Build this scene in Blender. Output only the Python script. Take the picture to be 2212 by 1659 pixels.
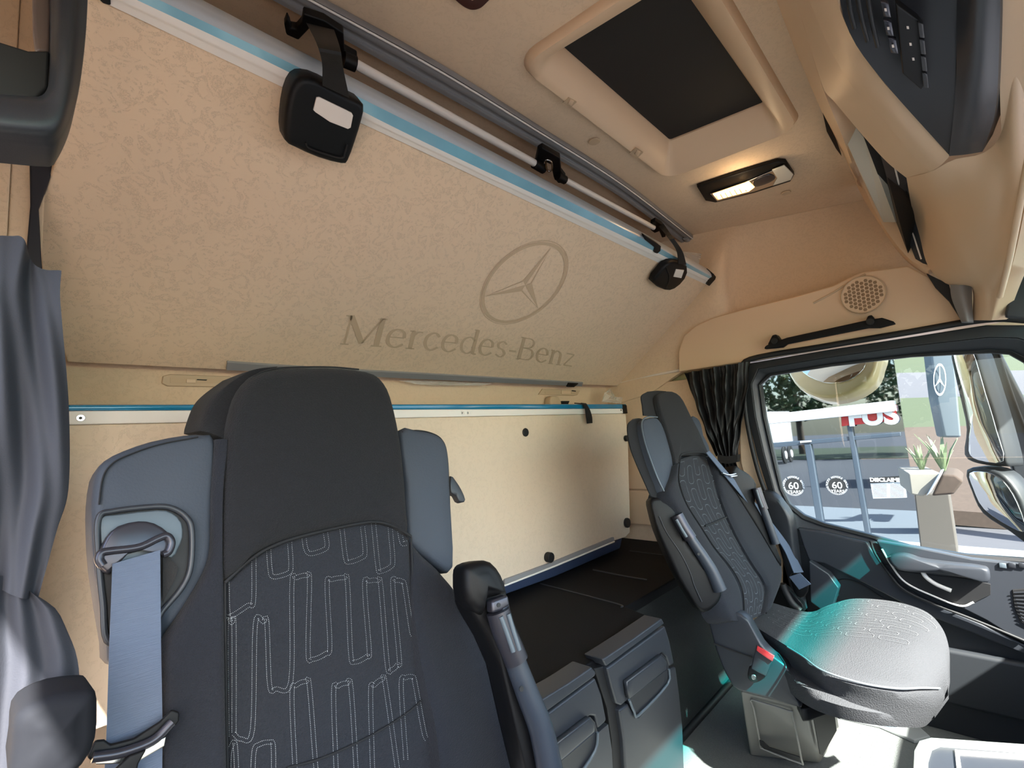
import bpy, bmesh, math, random
from math import radians, sin, cos, pi, sqrt, atan2
from mathutils import Vector, Matrix
from mathutils.bvhtree import BVHTree
for o in list(bpy.data.objects): bpy.data.objects.remove(o)
S = bpy.context.scene
COL = S.collection
random.seed(4)
# ------------------------------------------------------------ camera, sky, sun, exposure
W, H, F = 2212, 1659, 1050.0
yaw, pit, rol = radians(46.857), radians(6.3165), radians(-3.6159)
cy_, sy_, cp_, sp_ = cos(yaw), sin(yaw), cos(pit), sin(pit)
FW = Vector((sy_*cp_, cy_*cp_, sp_)); R0 = Vector((cy_, -sy_, 0)); U0 = R0.cross(FW)
RT = R0*cos(rol)+U0*sin(rol); UP = -R0*sin(rol)+U0*cos(rol)
cam = bpy.data.cameras.new('camera'); co = bpy.data.objects.new('camera', cam); COL.objects.link(co)
cam.sensor_width = 36; cam.lens = 36*F/W; cam.clip_start = 0.01; cam.clip_end = 300
co.matrix_world = Matrix((( RT.x, UP.x, -FW.x, 0), (RT.y, UP.y, -FW.y, 0), (RT.z, UP.z, -FW.z, 0), (0, 0, 0, 1)))
S.camera = co
S.view_settings.view_transform = 'Standard'; S.view_settings.look = 'None'
S.view_settings.gamma = 1; S.view_settings.use_curve_mapping = False
S.view_settings.exposure = 0.35
wd = bpy.data.worlds.new('world'); S.world = wd; wd.use_nodes = True
nt = wd.node_tree; nt.nodes.clear()
wo = nt.nodes.new('ShaderNodeOutputWorld'); bg = nt.nodes.new('ShaderNodeBackground')
sk = nt.nodes.new('ShaderNodeTexSky'); sk.sky_type = 'NISHITA'; sk.sun_disc = False
sk.sun_elevation = radians(42); sk.sun_rotation = radians(204); sk.air_density = 1.0; sk.dust_density = 2.0
bg.inputs[1].default_value = 0.8
nt.links.new(sk.outputs[0], bg.inputs[0]); nt.links.new(bg.outputs[0], wo.inputs[0])
def light(name, kind, loc, energy, color, **k):
    l = bpy.data.lights.new(name, kind); l.energy = energy; l.color = color
    for a, b in k.items(): setattr(l, a, b)
    o = bpy.data.objects.new(name, l); o.location = loc; COL.objects.link(o); return o
sun = light('sun', 'SUN', (0, 0, 5), 36.0, (1, .95, .88), angle=radians(.8))
sun.rotation_euler = Vector((.30, .68, -.68)).to_track_quat('-Z', 'Y').to_euler()

# ------------------------------------------------------------ helpers
def ray(x, y): return FW+RT*((x-W/2)/F)-UP*((y-H/2)/F)
def at(x, y, ax, v):
    d = ray(x, y); return d*(v/d['XYZ'.index(ax)])
class Plane:
    def __init__(s, p0, n): s.p0 = Vector(p0); s.n = Vector(n).normalized()
    def __call__(s, x, y, off=0):
        d = ray(x, y); return d*((s.p0.dot(s.n)+off)/d.dot(s.n))
XP = lambda v: Plane((v, 0, 0), (-1, 0, 0))
YP = lambda v: Plane((0, v, 0), (0, -1, 0))
ZP = lambda v: Plane((0, 0, v), (0, 0, 1))
ORG = {}
def thing(name, label, cat, loc, group=None, kind=None):
    o = bpy.data.objects.new(name, None); COL.objects.link(o); o.location = loc
    o.empty_display_size = .05
    ORG[o] = Vector(loc); return tag(o, label, cat, group, kind)
def tag(o, label=None, cat=None, group=None, kind=None):
    if label: o['label'] = label
    if cat: o['category'] = cat
    if group: o['group'] = group
    if kind: o['kind'] = kind
    return o
def mesh(name, vs, fs, m, parent=None, smooth=False, bevel=0, seg=3, uvs=None):
    org = ORG.get(parent, Vector((0, 0, 0)))
    if parent is None:
        c = Vector((0, 0, 0))
        for v in vs: c += Vector(v)
        org = c/len(vs)
    me = bpy.data.meshes.new(name); me.from_pydata([Vector(v)-org for v in vs], [], fs)
    b = bmesh.new(); b.from_mesh(me); bmesh.ops.recalc_face_normals(b, faces=b.faces[:]); b.to_mesh(me); b.free()
    me.validate()
    if uvs:
        l = me.uv_layers.new(name='uv')
        for lp in me.loops: l.data[lp.index].uv = uvs[lp.vertex_index]
    me.materials.append(m)
    for p in me.polygons: p.use_smooth = smooth
    o = bpy.data.objects.new(name, me); COL.objects.link(o)
    if parent: o.parent = parent; ORG[o] = org
    else: o.location = org; ORG[o] = org
    if bevel:
        md = o.modifiers.new('bevel', 'BEVEL'); md.width = bevel; md.segments = seg; md.limit_method = 'ANGLE'; md.angle_limit = radians(38)
        md.harden_normals = False
        for p in me.polygons: p.use_smooth = True
        w = o.modifiers.new('wn', 'WEIGHTED_NORMAL')
    return o
# a child of a mesh part shares that part's origin
def prism(name, pts, vec, m, parent=None, bevel=0.002, seg=2):
    n = len(pts); vec = Vector(vec)
    vs = [Vector(p) for p in pts]+[Vector(p)+vec for p in pts]
    fs = [list(range(n)), list(range(2*n-1, n-1, -1))]+[[i, (i+1) % n, n+(i+1) % n, n+i] for i in range(n)]
    return mesh(name, vs, fs, m, parent, bevel=bevel, seg=seg)
def cat4(a, b, c, d, t):
    return .5*((2*b)+(c-a)*t+(2*a-5*b+4*c-d)*t*t+(3*b-a-3*c+d)*t*t*t)
def spl(P, n, closed=False):
    P = [Vector(p) for p in P]; out = []
    L = len(P); segs = L if closed else L-1
    for i in range(segs):
        if closed: a, b, c, d = P[(i-1) % L], P[i], P[(i+1) % L], P[(i+2) % L]
        else:
            b, c = P[i], P[i+1]; a = P[i-1] if i else b*2-c; d = P[i+2] if i+2 < L else c*2-b
        for k in range(n): out.append(cat4(a, b, c, d, k/n))
    if not closed: out.append(P[-1])
    return out
def resamp(P, n):
    d = [0]
    for i in range(1, len(P)): d.append(d[-1]+(P[i]-P[i-1]).length)
    out = []; j = 0
    for k in range(n):
        t = d[-1]*k/(n-1)
        while j < len(P)-2 and d[j+1] < t: j += 1
        s = d[j+1]-d[j]; out.append(P[j].lerp(P[j+1], 0 if s < 1e-9 else min(1, (t-d[j])/s)))
    return out
def pillow(name, pts, n, thick, r, puff, m, parent=None, sm=4, rings=5, conc=0, cap=.94):
    """closed cushion: outline pts (3D, front rim), facing direction n, rounded edge r, crown puff, depth thick"""
    n = Vector(n).normalized()
    O = spl(pts, sm, True) if sm else [Vector(p) for p in pts]
    N = len(O); c = sum(O, Vector((0, 0, 0)))/N
    tot = sum(((O[i]-c).length for i in range(N)))/N
    vs = []; fs = []
    def ringo(f):
        i0 = len(vs); [vs.append(f(p)) for p in O]; return i0
    rr = min(r, tot*.6)
    R = [ringo(lambda p: c+(p-c)*cap-n*thick)]
    R.append(ringo(lambda p: p-n*(thick*.85))); R.append(ringo(lambda p: p-n*max(rr, thick*.4)))
    K = 5
    for k in range(K+1):
        a = k/K*pi/2
        def f(p, a=a):
            d = (p-c).length; ins = rr*(1-cos(a)); s = max(0, d-ins)/d
            return c+(p-c)*s-n*(rr*(1-sin(a)))
        R.append(ringo(f))
    for k in range(1, rings):
        t = 1-k/rings
        def f(p, t=t):
            d = (p-c).length; s0 = max(0, d-rr)/d
            return c+(p-c)*s0*t+n*(puff*(1-t*t)**.8)
        R.append(ringo(f))
    for a, b in zip(R, R[1:]):
        for i in range(N): j = (i+1) % N; fs.append([a+i, a+j, b+j, b+i])
    vs.append(c+n*puff); q = len(vs)-1; vs.append(c-n*thick); q2 = q+1
    for i in range(N):
        j = (i+1) % N; fs.append([R[-1]+i, R[-1]+j, q]); fs.append([R[0]+j, R[0]+i, q2])
    return mesh(name, vs, fs, m, parent, smooth=True)
def patch(name, ctrl, back, m, parent=None, nu=16, nv=24, r=(0, 0, 0, 0), puff=0, fold=None, rt=None):
    """ctrl rows x cols of 3D points -> smooth grid with depth 'back'; r=(left,right,top,bottom) edge rounding"""
    back = Vector(back); bl = back.length; bn = back/bl
    rows = [resamp(spl(rw, 8), nu) for rw in ctrl]
    cols = [resamp(spl([rw[i] for rw in rows], 8), nv) for i in range(nu)]
    G = [[cols[i][j].copy() for i in range(nu)] for j in range(nv)]
    G2 = [list(q) for q in G]
    for j in range(nv):
        for i in range(nu):
            u = i/(nu-1); v = j/(nv-1)
            p = G[j][i]; off = 0
            for (rad, d) in ((r[0], (p-G[j][0]).length), (r[1], (p-G[j][-1]).length), (r[2], (p-G[0][i]).length), (r[3], (p-G[-1][i]).length)):
                if rad and d < rad: off = max(off, rad*(1-sqrt(max(0, 1-(1-d/rad)**2))))
            off -= puff*(max(0, 1-(2*u-1)**2))**.7
            if fold: off += fold(u, v)
            G2[j][i] = (p, off)
    G = G2
    vs = []; uv = []
    for j in range(nv):
        for i in range(nu): vs.append(G[j][i][0]+bn*G[j][i][1]); uv.append((i/(nu-1), j/(nv-1)))
    n0 = nu*nv
    for j in range(nv):
        for i in range(nu):
            vs.append((G[j][i][0]+back) if not fold else vs[j*nu+i]+back); uv.append((i/(nu-1), j/(nv-1)))
    fs = []
    for j in range(nv-1):
        for i in range(nu-1):
            a = j*nu+i; fs.append([a, a+1, a+nu+1, a+nu]); fs.append([n0+a+nu, n0+a+nu+1, n0+a+1, n0+a])
    for j in range(nv-1):
        a = j*nu; fs.append([a, a+nu, n0+a+nu, n0+a]); a = j*nu+nu-1; fs.append([a+nu, a, n0+a, n0+a+nu])
    for i in range(nu-1):
        fs.append([i+1, i, n0+i, n0+i+1]); a = (nv-1)*nu+i; fs.append([a, a+1, n0+a+1, n0+a])
    o = mesh(name, vs, fs, m, parent, smooth=True, uvs=uv)
    for p in o.data.polygons:
        pass
    if rt is not None: rt.extend([vs[:n0], nu, nv])
    o.data.set_sharp_from_angle(angle=radians(50))
    return o
def tube(name, P, r, m, parent=None, seg=10, closed=False, sm=6, flat=1.0, up=None):
    P = spl(P, sm, closed) if sm else [Vector(p) for p in P]
    vs = []; fs = []; n = len(P); prev = None
    rr = r if callable(r) else (lambda t: r)
    for i, p in enumerate(P):
        a = P[(i-1) % n] if (closed or i) else p; b = P[(i+1) % n] if (closed or i < n-1) else p
        t = (b-a).normalized()
        if prev is None: prev = Vector(up) if up else (Vector((0, 0, 1)) if abs(t.z) < .9 else Vector((1, 0, 0)))
        s = t.cross(prev).normalized(); prev = s.cross(t).normalized()
        for k in range(seg):
            q = 2*pi*k/seg; vs.append(p+s*cos(q)*rr(i/max(1, n-1))+prev*sin(q)*rr(i/max(1, n-1))*flat)
    for i in range(n if closed else n-1):
        j = (i+1) % n
        for k in range(seg):
            l = (k+1) % seg; fs.append([i*seg+k, i*seg+l, j*seg+l, j*seg+k])
    if not closed: fs.append(list(range(seg))); fs.append(list(range((n-1)*seg, n*seg))[::-1])
    o = mesh(name, vs, fs, m, parent, smooth=True); o.data.set_sharp_from_angle(angle=radians(60)); return o
def ribbon(name, Lp, Rp, t, m, parent=None, sm=6):
    """strap between two edge lines (3D), thickness vector t"""
    A = spl(Lp, sm); B = spl(Rp, sm); n = len(A); t = Vector(t)
    vs = A+B+[p+t for p in A]+[p+t for p in B]; fs = []
    for i in range(n-1):
        fs += [[i, i+1, n+i+1, n+i], [2*n+i, 3*n+i, 3*n+i+1, 2*n+i+1], [i, 2*n+i, 2*n+i+1, i+1], [n+i, n+i+1, 3*n+i+1, 3*n+i]]
    fs += [[0, n, 3*n, 2*n], [n-1, 3*n-1, 4*n-1, 2*n-1]]
    o = mesh(name, vs, fs, m, parent, smooth=True); o.data.set_sharp_from_angle(angle=radians(40)); return o
def disc(name, c, n, r, h, m, parent=None, seg=28, bevel=.0015, r2=None):
    n = Vector(n).normalized(); a = n.orthogonal().normalized(); b = n.cross(a)
    pts = [Vector(c)+(a*cos(2*pi*k/seg)+b*sin(2*pi*k/seg))*r for k in range(seg)]
    return prism(name, [p+n*h for p in pts], -n*h, m, parent, bevel=bevel)
def ring(name, c, n, r1, r2, h, m, parent=None, seg=40):
    n = Vector(n).normalized(); a = n.orthogonal().normalized(); b = n.cross(a); vs = []; fs = []
    for k in range(seg):
        d = a*cos(2*pi*k/seg)+b*sin(2*pi*k/seg)
        for rr, hh in ((r1, 0), (r1, h), (r2, h), (r2, 0)): vs.append(Vector(c)+d*rr+n*hh)
    for k in range(seg):
        l = (k+1) % seg
        for q in range(4): w = (q+1) % 4; fs.append([4*k+q, 4*k+w, 4*l+w, 4*l+q])
    return mesh(name, vs, fs, m, parent, bevel=h*.3, seg=2)
def box(name, lo, hi, m, parent=None, bevel=.002):
    x0, y0, z0 = lo; x1, y1, z1 = hi
    return prism(name, [(x0, y0, z0), (x1, y0, z0), (x1, y1, z0), (x0, y1, z0)], (0, 0, z1-z0), m, parent, bevel)
def frame(name, inner, outer, vec, m, parent=None, sm=0, bevel=.003):
    if sm: inner = spl(inner, sm, True); outer = spl(outer, sm, True)
    n = len(inner); vec = Vector(vec)
    vs = [Vector(p) for p in inner]+[Vector(p) for p in outer]; vs += [v+vec for v in vs]; fs = []
    for i in range(n):
        j = (i+1) % n
        fs += [[i, j, n+j, n+i], [2*n+i, 3*n+i, 3*n+j, 2*n+j], [i, 2*n+i, 2*n+j, j], [n+i, n+j, 3*n+j, 3*n+i]]
    return mesh(name, vs, fs, m, parent, bevel=bevel, seg=2)
def textmesh(name, s, size, c, right, up, m, parent=None, h=.0005, align='CENTER', bold=0, extra=None):
    cu = bpy.data.curves.new('t', 'FONT'); cu.body = s; cu.size = size; cu.align_x = align; cu.align_y = 'CENTER'; cu.extrude = h; cu.offset = bold
    tmp = bpy.data.objects.new('t', cu); COL.objects.link(tmp)
    dg = bpy.context.evaluated_depsgraph_get(); me = bpy.data.meshes.new_from_object(tmp.evaluated_get(dg))
    bpy.data.objects.remove(tmp)
    right = Vector(right).normalized(); up = Vector(up); up = (up-right*up.dot(right)).normalized(); n = right.cross(up)
    vs = [Vector(c)+right*v.co.x+up*v.co.y+n*v.co.z for v in me.vertices]
    fs = [list(p.vertices) for p in me.polygons]
    if extra is not None: k = len(extra[0]); extra[0].extend(vs); extra[1].extend([[i+k for i in f] for f in fs]); return
    return mesh(name, vs, fs, m, parent)
# ------------------------------------------------------------ materials
def lin(c): return tuple(((v/255)/12.92 if v/255 <= .04045 else ((v/255+.055)/1.055)**2.4) for v in c)+(1,)
def mat(name, rgb, rough=.5, metal=0, bump=0, bscale=200, sheen=0, noise=0, nscale=8, coat=0, spec=.5, trans=0, alpha=1, emit=None, es=0, aniso=None):
    m = bpy.data.materials.new(name); m.use_nodes = True; t = m.node_tree; b = t.nodes['Principled BSDF']
    b.inputs['Base Color'].default_value = lin(rgb); b.inputs['Roughness'].default_value = rough; b.inputs['Metallic'].default_value = metal
    b.inputs['Sheen Weight'].default_value = sheen; b.inputs['Coat Weight'].default_value = coat; b.inputs['Specular IOR Level'].default_value = spec
    b.inputs['Transmission Weight'].default_value = trans; b.inputs['Alpha'].default_value = alpha
    if emit: b.inputs['Emission Color'].default_value = lin(emit); b.inputs['Emission Strength'].default_value = es
    tc = t.nodes.new('ShaderNodeTexCoord')
    mp = t.nodes.new('ShaderNodeMapping'); t.links.new(tc.outputs['Object'], mp.inputs[0])
    if aniso: mp.inputs['Scale'].default_value = aniso
    if bump:
        n = t.nodes.new('ShaderNodeTexNoise'); n.inputs['Scale'].default_value = bscale; n.inputs['Detail'].default_value = 3
        bp = t.nodes.new('ShaderNodeBump'); bp.inputs['Strength'].default_value = bump; bp.inputs['Distance'].default_value = .002
        t.links.new(mp.outputs[0], n.inputs[0]); t.links.new(n.outputs[0], bp.inputs['Height']); t.links.new(bp.outputs[0], b.inputs['Normal'])
    if noise:
        n = t.nodes.new('ShaderNodeTexNoise'); n.inputs['Scale'].default_value = nscale; n.inputs['Detail'].default_value = 5
        mx = t.nodes.new('ShaderNodeMix'); mx.data_type = 'RGBA'
        c = lin(rgb); mx.inputs[6].default_value = c; mx.inputs[7].default_value = tuple(v*(1-noise) for v in c[:3])+(1,)
        t.links.new(mp.outputs[0], n.inputs[0]); t.links.new(n.outputs[0], mx.inputs[0]); t.links.new(mx.outputs[2], b.inputs['Base Color'])
    return m
def emboss(name, rgb, amt=.10, scale=26, rough=.85):
    m = mat(name, rgb, rough); t = m.node_tree; b = t.nodes['Principled BSDF']
    tc = t.nodes.new('ShaderNodeTexCoord'); w = t.nodes.new('ShaderNodeTexNoise'); w.inputs['Scale'].default_value = scale; w.inputs['Detail'].default_value = 2
    w.inputs['Distortion'].default_value = 2.2
    f = t.nodes.new('ShaderNodeTexNoise'); f.inputs['Scale'].default_value = scale*9; f.inputs['Detail'].default_value = 1; f.inputs['Distortion'].default_value = 1.5
    r1 = t.nodes.new('ShaderNodeValToRGB'); r1.color_ramp.elements[0].position = .50; r1.color_ramp.elements[1].position = .56
    r2 = t.nodes.new('ShaderNodeValToRGB'); r2.color_ramp.elements[0].position = .44; r2.color_ramp.elements[1].position = .58
    mu = t.nodes.new('ShaderNodeMath'); mu.operation = 'MULTIPLY'
    mx = t.nodes.new('ShaderNodeMix'); mx.data_type = 'RGBA'; c = lin(rgb)
    mx.inputs[6].default_value = c; mx.inputs[7].default_value = tuple(v*(1-amt*2) for v in c[:3])+(1,)
    bp = t.nodes.new('ShaderNodeBump'); bp.inputs['Strength'].default_value = .35; bp.inputs['Distance'].default_value = .001; bp.invert = True
    L = t.links.new
    L(tc.outputs['Object'], w.inputs[0]); L(tc.outputs['Object'], f.inputs[0]); L(w.outputs[0], r1.inputs[0]); L(f.outputs[0], r2.inputs[0])
    L(r1.outputs[0], mu.inputs[0]); L(r2.outputs[0], mu.inputs[1]); L(mu.outputs[0], mx.inputs[0]); L(mx.outputs[2], b.inputs['Base Color'])
    L(mu.outputs[0], bp.inputs['Height']); L(bp.outputs[0], b.inputs['Normal'])
    return m
M = dict(
 bunk=emboss('beige_embossed_vinyl', (228, 201, 171), .07, 42),
 bunk2=emboss('beige_embossed_vinyl_lower', (222, 203, 180), .03, 42),
 wall=emboss('beige_headliner_fabric', (220, 194, 165), .03, 50, .95),
 bplas=mat('beige_plastic', (222, 192, 160), .45, bump=.04, bscale=900),
 bplas2=mat('beige_plastic_dark', (198, 172, 142), .5),
 bdark=mat('tan_mark', (198, 172, 142), .8),
 alu=mat('aluminium', (236, 230, 224), .5, 0, bump=.02, bscale=400),
 alug=mat('grey_aluminium', (140, 140, 142), .45, .05),
 steel=mat('steel_screw', (190, 190, 190), .25, 1),
 film=mat('blue_protective_film', (138, 192, 214), .18, .1, coat=.6, bump=.15, bscale=40, noise=.25, nscale=18),
 film2=mat('deep_blue_film', (30, 132, 178), .2, .1, coat=.6, noise=.3, nscale=14),
 black=mat('black_plastic', (13, 13, 15), .5, bump=.03, bscale=900, spec=.25),
 bsoft=mat('black_webbing', (16, 14, 15), .7, bump=.3, bscale=900),
 char=mat('charcoal_plastic', (36, 38, 43), .42, bump=.05, bscale=1100),
 charl=mat('slate_plastic', (47, 50, 56), .4, bump=.04, bscale=1100),
 door=mat('door_plastic', (38, 41, 45), .5, bump=.08, bscale=900),
 fab=mat('black_seat_fabric', (24, 25, 30), .95, bump=1, bscale=420, sheen=.04, noise=.5, nscale=420, aniso=(1, 1, 2.2)),
 fab2=mat('blue_black_seat_fabric', (26, 29, 38), .95, bump=.8, bscale=600, sheen=.05, noise=.4, nscale=500),
 fabp=mat('seat_panel_fabric', (33, 36, 44), .95, bump=1, bscale=500, sheen=.05, noise=.5, nscale=600),
 fabc=mat('sunlit_cushion_fabric', (70, 71, 74), 1, bump=.9, bscale=380, spec=.1, noise=.2, nscale=400),  # seat panel fabric lightened to carry the sunlight on the cushion
 tubem=mat('slate_grey_tube', (50, 56, 66), .38, .1),
 lea=mat('grey_leatherette', (62, 68, 78), .6, spec=.3, bump=.2, bscale=350),
 stit=mat('pale_stitching', (190, 196, 198), .8),
 seam=mat('seam_thread', (20, 21, 24), .8),
 line=mat('grey_stitch_line', (92, 98, 104), .8),
 belt=mat('grey_belt_webbing', (82, 94, 114), .6, bump=.5, bscale=420, aniso=(.15, .15, 3)),
 chrome=mat('chrome', (210, 210, 212), .12, 1),
 gun=mat('gunmetal', (62, 62, 70), .3, .5),
 plate=mat('pale_teal_plate', (88, 98, 106), .4, .1),
 white=mat('white_label', (226, 215, 206), .4),
 carpet=mat('grey_carpet', (118, 122, 120), .98, bump=1, bscale=500, noise=.4, nscale=300),
 carpd=mat('dark_carpet', (44, 47, 48), .98, bump=1, bscale=400, noise=.5, nscale=250),
 mat_=mat('black_rubber_mat', (15, 15, 18), .7, spec=.15, bump=.15, bscale=300),
 curt=mat('black_curtain_cloth', (44, 47, 56), .8, bump=.1, bscale=700),
 curtb=mat('black_curtain_satin', (22, 22, 24), .55, bump=.1, bscale=700),
 navy=mat('navy_mattress', (44, 56, 82), .5, bump=.3, bscale=60),
 red=mat('red_button', (214, 62, 66), .35),
 hatchd=mat('black_roller_blind', (30, 27, 27), .7, noise=.3, nscale=6),
 cream=mat('cream_truck_paint', (240, 220, 168), .3, coat=.6),
 rubber=mat('rubber', (22, 22, 24), .6),
 bldw=mat('white_fascia', (146, 154, 162), .5),
 fr=mat('blue_grey_frame', (50, 60, 72), .4),
 dglass=mat('facade_glass', (150, 158, 166), .02, metal=1),
 grass=mat('grass', (58, 68, 46), .95, noise=.45, nscale=30),
 asph=mat('asphalt', (70, 70, 76), .9, noise=.2, nscale=4),
 conc=mat('concrete', (176, 168, 154), .9, noise=.2, nscale=3),
 mulch=mat('red_brown_mulch', (72, 60, 53), .95, noise=.5, nscale=14, bump=1, bscale=10),
 leafm=mat('leaf', (66, 88, 48), .7, noise=.5, nscale=4),
 bark=mat('bark', (78, 66, 56), .9, noise=.4, nscale=12),
 wsign=mat('white_lettering', (200, 204, 208), .6),
 rsign=mat('red_sign', (150, 30, 30), .5),
 pot=mat('planter_concrete', (130, 126, 118), .85, noise=.1, nscale=12),
 col=mat('taupe_column', (66, 62, 58), .8),
 wtruck=mat('white_truck_paint', (236, 238, 240), .3, coat=.5),
 mirr=mat('mirror_glass', (235, 238, 240), .02, 1),
)
def glassmat(name, tint, gl=.06):
    m = bpy.data.materials.new(name); m.use_nodes = True; t = m.node_tree; t.nodes.clear()
    o = t.nodes.new('ShaderNodeOutputMaterial'); tr = t.nodes.new('ShaderNodeBsdfTransparent'); g = t.nodes.new('ShaderNodeBsdfGlossy')
    g.inputs['Roughness'].default_value = .0; mx = t.nodes.new('ShaderNodeMixShader'); fz = t.nodes.new('ShaderNodeFresnel'); fz.inputs[0].default_value = 1.45
    tr.inputs[0].default_value = tint
    t.links.new(fz.outputs[0], mx.inputs[0]); t.links.new(tr.outputs[0], mx.inputs[1]); t.links.new(g.outputs[0], mx.inputs[2]); t.links.new(mx.outputs[0], o.inputs[0])
    return m, tr
M['glass'], _ = glassmat('side_window_glass', (.62, .67, .65, 1))
M['wshield'], _t = glassmat('windscreen_glass_teal_top', (1, 1, 1, 1))
t = M['wshield'].node_tree; uvn = t.nodes.new('ShaderNodeUVMap'); sx = t.nodes.new('ShaderNodeSeparateXYZ'); cr = t.nodes.new('ShaderNodeValToRGB')
t.links.new(uvn.outputs[0], sx.inputs[0]); t.links.new(sx.outputs[1], cr.inputs[0]); t.links.new(cr.outputs[0], _t.inputs[0])
e = cr.color_ramp.elements; e[0].position = 0; e[0].color = (.0, .66, .64, 1); e[1].position = .095; e[1].color = (.86, .9, .9, 1)
q = e.new(.045); q.color = (.02, .68, .66, 1)
M['plastic'] = mat('clear_plastic_wrap', (230, 224, 216), .15, alpha=.35, bump=1, bscale=25)

# ============================================================ SETTING
def struct(o): o['kind'] = 'structure'; return o
RZ, RY, RX, FZ = .80, 1.25, 2.06, -.95
# ceiling with an opening for the hatch
HA, HB, HC = at(1104, 130, 'Z', RZ), at(1436, 384, 'Z', RZ), at(1737, 266, 'Z', RZ); HD = HA+HC-HB
def inset(q, d):
    c = sum(q, Vector((0, 0, 0)))/4; ex = (q[1]-q[0]).normalized(); ey = (q[2]-q[1]).normalized()
    return [q[0]+ex*d+ey*d, q[1]-ex*d+ey*d, q[2]-ex*d-ey*d, q[3]+ex*d-ey*d]
def rrect(q, r, n=7):
    out = []
    for i in range(4):
        p = q[i]; a = (q[(i-1) % 4]-p).normalized(); b = (q[(i+1) % 4]-p).normalized()
        for k in range(n):
            t = k/(n-1)*pi/2; out.append(p+a*r+b*r-(b*cos(t)+a*sin(t))*r)
    return out
Hq = [HA, HB, HC, HD]
hole = inset(Hq, .03)
co4 = [Vector((-.12, 1.27, RZ)), Vector((2.26, 1.27, RZ)), Vector((2.26, -.75, RZ)), Vector((-.12, -.75, RZ))]
struct(frame('ceiling', hole, co4, (0, 0, .03), M['wall'], bevel=0))
struct(box('wall_rear', (-.05, RY, -.95), (2.2, RY+.04, .83), M['wall']))
struct(box('wall_left', (.0, .93, -.95), (.035, RY, .8), M['wall']))
dv = thing('door_2', 'unseen driver side door added beside the camera to block sun', 'door', (-.16, 0, FZ), kind='structure'); del dv['category']  # out of view, added to keep sun from entering on the left
box('rear_corner', (-.18, .92, FZ), (.0, 1.29, .83), M['wall'], dv)  # unseen fill that stops sun through the corner gap
box('door_card', (-.18, -.95, FZ), (-.11, .93, -.30), M['wall'], dv); box('door_header', (-.18, -.95, .30), (-.11, .93, .83), M['wall'], dv)
box('rear_pillar', (-.18, .70, -.30), (-.11, .93, .30), M['wall'], dv); box('front_pillar', (-.18, -.95, -.30), (-.11, -.70, .30), M['wall'], dv)
# passenger side fabric wall (upper) with bulge edge, lower beige wall behind the seat
sw = prism('wall_right', [(2.2, -.75, .245), (2.2, RY, .245), (2.2, RY, RZ+.03), (2.2, -.75, RZ+.03)], (.04, 0, 0), M['wall']); struct(sw)
_r = [[(1300, 556, 'Z', .8), (1400, 530, 'Z', .8), (1478, 512, 'Z', .8), (1560, 494, 'Z', .8), (1600, 486, 'Z', .8), (1675, 470, 'Z', .8), (1872, 430, 'Z', .8), (1990, 405, 'Z', .8)],
 [(1300, 700, 'X', 1.97), (1400, 655, 'X', 1.97), (1490, 600, 'X', 1.97), (1556, 580, 'X', 1.965), (1590, 585, 'X', 2.05), (1700, 560, 'X', 2.10), (1900, 510, 'X', 2.12), (2010, 480, 'X', 2.12)],
 [(1300, 800, 'X', 1.98), (1400, 770, 'X', 1.98), (1480, 720, 'X', 1.98), (1560, 690, 'X', 1.98), (1600, 680, 'X', 2.03), (1700, 650, 'X', 2.08), (1850, 600, 'X', 2.09), (2020, 580, 'X', 2.10)],
 [(1300, 880, 'X', 1.99), (1400, 850, 'X', 1.99), (1480, 800, 'X', 1.99), (1560, 790, 'X', 2.0), (1600, 780, 'X', 2.02), (1700, 760, 'X', 2.06), (1850, 730, 'X', 2.08), (2020, 700, 'X', 2.09)]]
struct(patch('wall_right', [[at(*q_) for q_ in rr_] for rr_ in _r], (.03, 0, 0), M['wall'], nu=60, nv=30))
w2 = struct(box('wall_right', (2.0, .66, -.95), (2.05, RY, .20), M['wall']))
struct(box('floor', (-.3, -.8, FZ-.03), (2.05, .9, FZ), M['carpet']))
# moulded seams of roof liner
struct(tube('trim_1', [at(1478, 513, 'Z', .799), at(1675, 471, 'Z', .799), at(1872, 431, 'Z', .799)], .003, M['bplas2']))
struct(tube('trim_3', [at(1335, 828, 'X', 1.99), at(1405, 812, 'X', 1.99), at(1476, 798, 'X', 1.985)], .006, M['white']))
struct(box('trim_4', (1.985, .80, -.42), (2.0, 1.22, -.27), M['bplas'], bevel=.006))
struct(box('trim_5', (1.985, .80, -.265), (2.0, 1.22, -.12), M['bplas'], bevel=.006))
# windscreen at the front, header above it
ws = [Vector((-.1, -.517, .385)), Vector((2.0, -.517, .385)), Vector((2.05, -.92, -.55)), Vector((-.15, -.92, -.55))]
o = mesh('window_2', ws, [[0, 1, 2, 3]], M['wshield'], uvs=[(0, 0), (1, 0), (1, 1), (0, 1)]); struct(o)
struct(box('wall_front', (-.18, -.515, .385), (2.2, -.40, .83), M['bplas']))
struct(box('wall_front', (-.2, -.95, -.98), (2.08, -.87, -.55), M['char']))

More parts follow.
